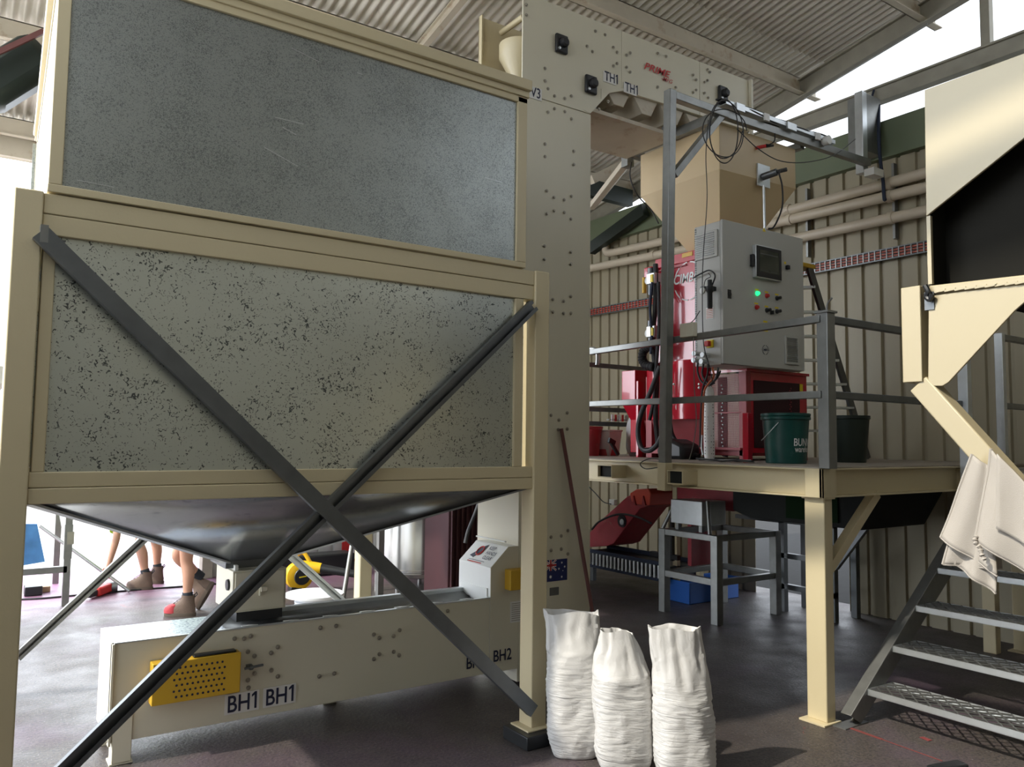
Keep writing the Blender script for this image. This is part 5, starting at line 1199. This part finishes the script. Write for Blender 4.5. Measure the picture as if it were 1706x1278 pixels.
def hand_verts(wrist, d, pal, verts, edges, radii, wi):
    """palm with thumb and four unequal fingers, slightly curled; returns nothing"""
    d = Vector(d).normalized(); n = Vector(pal).normalized(); s = d.cross(n).normalized()
    palm = Vector(wrist)+d*.055; verts.append(palm); radii.append((.030,.016)); pi = len(verts)-1; edges.append((wi,pi))
    for k,(o,L) in enumerate(((-.030,.062),(-.010,.074),(.011,.070),(.031,.055))):
        a = palm+d*.038+s*o; b = a+d*L*.5+n*.008; c = b+d*L*.4+n*.022
        i0 = len(verts); verts += [a,b,c]; radii += [.0095,.0085,.0065]; edges += [(pi,i0),(i0,i0+1),(i0+1,i0+2)]
    a = palm-d*.02-s*.038+n*.008; b = a+d*.035-s*.018+n*.012; i0 = len(verts); verts += [a,b]; radii += [.011,.008]; edges += [(pi,i0),(i0,i0+1)]
# first person: bending, feet apart, arm reaching down
def person(name, label, ank, knees, hip, chest, neck, head, arms, gear, boots, loc, shorts='navy', sleeve=.5):
    T_ = thing(name, label, 'person', loc)
    lat = V(FD.y,-FD.x,0)
    vs = [hip]; ed_ = []; rd = [(.15,.12)]
    tq = (chest-hip)
    vs += [hip+tq*.5, chest]; rd += [(.135,.11),(.155,.115)]; ed_ += [(0,1),(1,2)]
    vs += [neck, head-(head-neck)*.15, head, head+(head-neck).normalized()*.07]; rd += [.062,.075,.088,.070]; ed_ += [(2,3),(3,4),(4,5),(5,6)]
    for s,(kn,an) in zip((1,-1), zip(knees, ank)):
        i0 = len(vs); hj = hip+lat*(s*.10)-V(0,0,.05)
        cf = kn.lerp(an,.33)-FD*.018
        vs += [hj, hj.lerp(kn,.5), kn, cf, kn.lerp(an,.75), an]; rd += [.098,.080,.058,.060,.042,.040]; ed_ += [(0,i0)]+[(i0+k,i0+k+1) for k in range(5)]
    for s,(el,wr) in zip((1,-1), arms):
        i0 = len(vs); sh = chest+lat*(s*.17)+tq.normalized()*.03
        vs += [sh, sh.lerp(el,.5), el, el.lerp(wr,.35), wr]; rd += [.058,.048,.040,.040,.026]; ed_ += [(2,i0)]+[(i0+k,i0+k+1) for k in range(4)]
        hand_verts(wr,(wr-el),-lat*s,vs,ed_,rd,i0+4)
    body = skin_chain('body',vs,ed_,rd,'skin',0,T_)
    # clothes
    def lo(pts, rs, nm, m): MB().tube(curve_pts(pts,3), [rs[0]+(rs[-1]-rs[0])*i/(3*(len(pts)-1)) for i in range(3*(len(pts)-1)+1)], 20).build(nm,m,T_)
    lo([hip-tq.normalized()*.10, hip+tq*.5, chest, chest+tq.normalized()*.10],[.19,.20],gear+'_shirt','hivis')
    for s,(el,wr) in zip((1,-1), arms):
        sh = chest+lat*(s*.16)+tq.normalized()*.03; lo([sh, sh.lerp(el,.5), sh.lerp(el,sleeve)],[.085,.07],'sleeve','hivis')
    for s,kn in zip((1,-1),knees):
        hj = hip+lat*(s*.10); lo([hj+V(0,0,.08), hj.lerp(kn,.3), hj.lerp(kn,.62)],[.125,.11],'shorts_leg',shorts)
    for an,kn in zip(ank,knees):
        d = (an-kn).normalized(); MB().tube([an-d*.075,an-d*.02,an+d*.015],[.046,.045,.043],16).build('sock','sock',T_)
    head_parts(T_, head, FD)
    for (a,f,p,m,toe) in boots: boot(T_,a,f,p,m,toe)
    return T_
fA1, fA2 = P(238,982,'z',0), P(262,972,'z',0)
hA = P(181,946,'y',9.25)
aA1, aA2 = V(fA1.x,fA1.y,.0)+FD*-.03, V(fA2.x,fA2.y,0)
hipA = (fA1+fA2)/2+V(0,0,.90)-FD*.10
chA = hipA+FD*.42+V(0,0,.12); nkA = chA+FD*.17+V(0,0,.02); hdA = nkA+FD*.15-V(0,0,.0)
person('person','bending person in grey-brown boots reaching down with a lime sleeve, seen below the bin',
       [aA2+V(0,0,.14), aA1+V(0,0,.14)], [fA2+V(0,0,.50)+FD*.05, fA1+V(0,0,.49)+FD*.07], hipA, chA, nkA, hdA,
       [(chA+FD*.02-V(0,0,.26), fA2+V(0,0,.60)+FD*.10), ((P(195,893,'y',9.3)), hA+V(0,0,.03))], 'lime',
       [(aA1,FD,0,'boot',None),(aA2,(FD+V(0,.25,0)),0,'boot',None)], fA1, sleeve=.88)
fB = P(312,1026,'z',0); kB = P(303,935,'y',fB.y+.02)
bk = P(340,1000,'y',fB.y+.25)
hipB = fB+V(0,0,.92)+FD*-.02; chB = hipB+V(0,0,.45)+FD*.05; nkB = chB+V(0,0,.17); hdB = nkB+V(0,0,.17)+FD*.03
anB2 = P(334,960,'y',fB.y+.22)
person('person','walking person in dusty tan boots with red toe, seen below the bin',
       [anB2+V(0,0,.0), fB+V(0,0,.14)+FD*-.0], [P(292,928,'y',fB.y+.18), fB+V(0,0,.50)+FD*.03], hipB, chB, nkB, hdB,
       [(chB-V(0,0,.28)-FD*.08+V(.12,.18,0)*0+V(FD.y,-FD.x,0)*.22, chB-V(0,0,.50)+FD*.08+V(FD.y,-FD.x,0)*.22), (chB-V(0,0,.28)-V(FD.y,-FD.x,0)*.22, chB-V(0,0,.50)+FD*.12-V(FD.y,-FD.x,0)*.22)], 'lime',
       [(V(fB.x,fB.y,0),FD,0,'boot','boot_red'),(anB2+V(0,0,-.13)+(-FD)*.10,FD,R(62),'boot',None)], fB, shorts='navy')

# spool, blower, tank and the rest behind the conveyor
q_ = P(524,988,'z',.30); SPO = thing('white_spool','white cable spool standing on its end behind the conveyor','spool',V(q_.x,q_.y,0))
MB().lathe((q_.x,q_.y,0),[(.25,0),(.25,.02),(.15,.025),(.15,.275),(.25,.28),(.25,.30),(.04,.302),(.001,.29)],40).build('spool_body','spool',SPO)
wd = MB()
for i in range(9): wd.lathe((q_.x,q_.y,.035+i*.026),[(.150,0),(.168,.007),(.168,.019),(.150,.026)],32)
wd.build('wound_rope','spool',SPO)
q_ = P(497,984,'z',0); q_.z = .16; BLW = thing('leaf_blower','yellow and black leaf blower lying on the floor behind the gate box','blower',V(q_.x,q_.y,0))
MB().lathe(q_,[(.10,-.07),(.145,-.05),(.15,0),(.145,.05),(.10,.07)],30,'y').build('fan_housing','dewalt',BLW)
MB().lathe(q_+V(.01,0,0),[(.09,-.085),(.085,-.095),(.03,-.10),(.001,-.10)],24,'y').build('air_intake','black',BLW)
MB().bar(q_+V(-.03,-.102,-.004),q_+V(.05,-.102,.004),.003,.012).build('yellow_badge','yellow2',BLW)
RH = V(RT.x,RT.y,0).normalized()
MB().tube([q_+RH*.02+V(0,0,.10),q_+RH*.14+V(0,0,.09),q_+RH*.24+V(0,0,.08)],[.065,.062,.055],20).build('outlet','dewalt',BLW)
MB().tube([q_+RH*.24+V(0,0,.08),q_+RH*.62+V(0,0,.02)],[.050,.038],20).build('blower_tube','black',BLW)
MB().tube(curve_pts([q_+V(-.02,0,.13),q_-RH*.02+V(0,0,.22),q_+RH*.05+V(0,0,.24),q_+RH*.12+V(0,0,.14)],5),.022,12).build('handle','dewalt',BLW)
MB().box(q_.x-.10,q_.x+.02,q_.y-.06,q_.y+.06,.0,.05).build('battery','black',BLW,bevel=.008)
TK = thing('stainless_tank','shiny stainless steel tank on legs beyond the conveyor','tank',(4.15,7.75,0))
tc_ = P(697,940,'y',7.75); tx = tc_.x
MB().lathe((tx,7.75,0),[(.05,.14),(.46,.22),(.49,.26),(.49,1.9),(.47,1.95),(.2,2.1),(.001,2.12)],64).build('tank_shell','stainless',TK)
MB().lathe((tx,7.75,0),[(.492,.275),(.497,.28),(.497,.30),(.492,.305)],64).build('weld_band','stainless',TK)
for a in (215,265,310,60,140):
    p = V(tx+.46*math.cos(R(a)),7.75+.46*math.sin(R(a)),0); MB().cyl(p,p+V(0,0,.42),.024,14).build('leg','stainless',TK); 
for a,z in ((262,.62),(262,1.0),(285,.5),(285,.62)):
    p = V(tx+.492*math.cos(R(a)),7.75+.492*math.sin(R(a)),z); MB().cyl(p,p+V(.02*math.cos(R(a)),.02*math.sin(R(a)),0),.022,14).build('sight_boss','steel_lite',TK)
tag(MB().prism([(4.55,7.0,.12),(5.4,7.0,.12),(5.4,7.0,2.3),(4.55,7.0,2.3)],(0,.5,0)).build('maroon_cabinet','maroon',bevel=.01),'dark maroon panelled box between the steel tank and the elevator','box') if False else None
MC = thing('maroon_machine','dark maroon ribbed machine casing between the tank and the elevator','machine',(4.35,6.6,0))
xa, xb = P(758,900,'y',6.5).x, P(822,900,'y',6.5).x
MB().box(xa,xb+.3,6.62,7.1,.10,2.2).build('casing','maroon',MC,bevel=.01)
rib0 = MB().box(xa+.02,xa+.035,6.59,6.62,.14,2.1).build('rib','maroon',MC); copies(rib0,[(.055*i,0,0) for i in range(1,8)])
MB().tube(curve_pts([P(798,838,'y',6.3),P(790,860,'y',6.3),P(780,885,'y',6.3),P(775,905,'y',6.3)],5),.018,10).build('hose','rubber',MC); MB().tube(curve_pts([P(806,842,'y',6.3),P(805,870,'y',6.3),P(803,885,'y',6.3)],5),.016,10).build('hose','rubber',MC)
MB().box(xa,xb+.3,6.64,7.08,0,.10).build('plinth','black',MC)
q_ = P(568,1002,'z',0) if False else P(568,1000,'y',7.1)
tag(MB().tube([V(q_.x,7.1,.0),P(586,909,'y',7.3)],.022,12).build('prop_pole','steel'),'round metal prop leaning behind the white spool','pole')
q_ = P(584,920,'y',9.72); tag(MB().box(q_.x-.10,q_.x+.16,9.755,9.775,q_.z-.13,q_.z+.22).build('red_sign','redink'),'red and white notice on the far grey wall','sign'); sg = bpy.context.scene.objects['red_sign']
MB().box(q_.x+.0,q_.x+.13,9.748,9.755,q_.z-.09,q_.z+.08).build('sign_white_field','whiteink',sg)
p = P(632,990,'y',7.4); tag(MB().box(p.x-.03,p.x+.03,7.37,7.43,0,1.5).build('thin_upright','steel'),'thin grey upright just left of the stainless tank','post')
tag(MB().box(2.7,4.0,9.2,9.5,0,.25).build('dark_kerb_box','black',bevel=.02),'low dark box on the floor along the far grey wall','box')  # dark box along the foot of the far wall
# building beyond the yard, at the far left edge
BW = thing('brick_building','brick building with grey roof glimpsed past the left bin post','building',(-2,20,0))
def brick():
    m, nt, b = nodes('red_brick'); t = nt.nodes.new('ShaderNodeTexBrick'); t.inputs['Color1'].default_value = (.40,.22,.15,1); t.inputs['Color2'].default_value = (.32,.17,.12,1); t.inputs['Mortar'].default_value = (.5,.45,.40,1); t.inputs['Scale'].default_value = 4
    tc = nt.nodes.new('ShaderNodeTexCoord'); mp = nt.nodes.new('ShaderNodeMapping'); mp.inputs['Rotation'].default_value = (R(90),0,0); nt.links.new(tc.outputs['Object'],mp.inputs[0]); nt.links.new(mp.outputs[0],t.inputs['Vector']); nt.links.new(t.outputs['Color'],b.inputs['Base Color']); return m
xr = P(9,640,'y',20).x
MB().box(xr-8,xr-.1,20,26,-.03,P(5,640,'y',20).z).build('brick_wall',brick(),BW)
MB().prism([(xr-8.3,19.7,P(5,640,'y',20).z),(xr-8.3,19.7,P(5,612,'y',20).z),(xr-8.3,23,P(5,565,'y',20).z),(xr-8.3,26.3,P(5,640,'y',20).z)],(8.3,0,0)).build('roof','girt',BW)

# sprayed marking line on the slab
mk = MB().bar(P(1414,1212,'z',.002),P(1470,1232,'z',.002),.022,.002,ZD).bar(P(1470,1232,'z',.002),P(1570,1268,'z',.002),.007,.002,ZD)
struct(mk,'trim_60',mat('faded_red_marker',(.22,.055,.05),.8,var=.3,vs=30))
struct(MB().bar(P(1535,1228,'z',.002),P(1550,1234,'z',.002),.03,.002,ZD),'trim_61',M['faded'] if 'faded' in M else mat('faded_red_spot',(.25,.05,.05),.8,var=.4,vs=30))
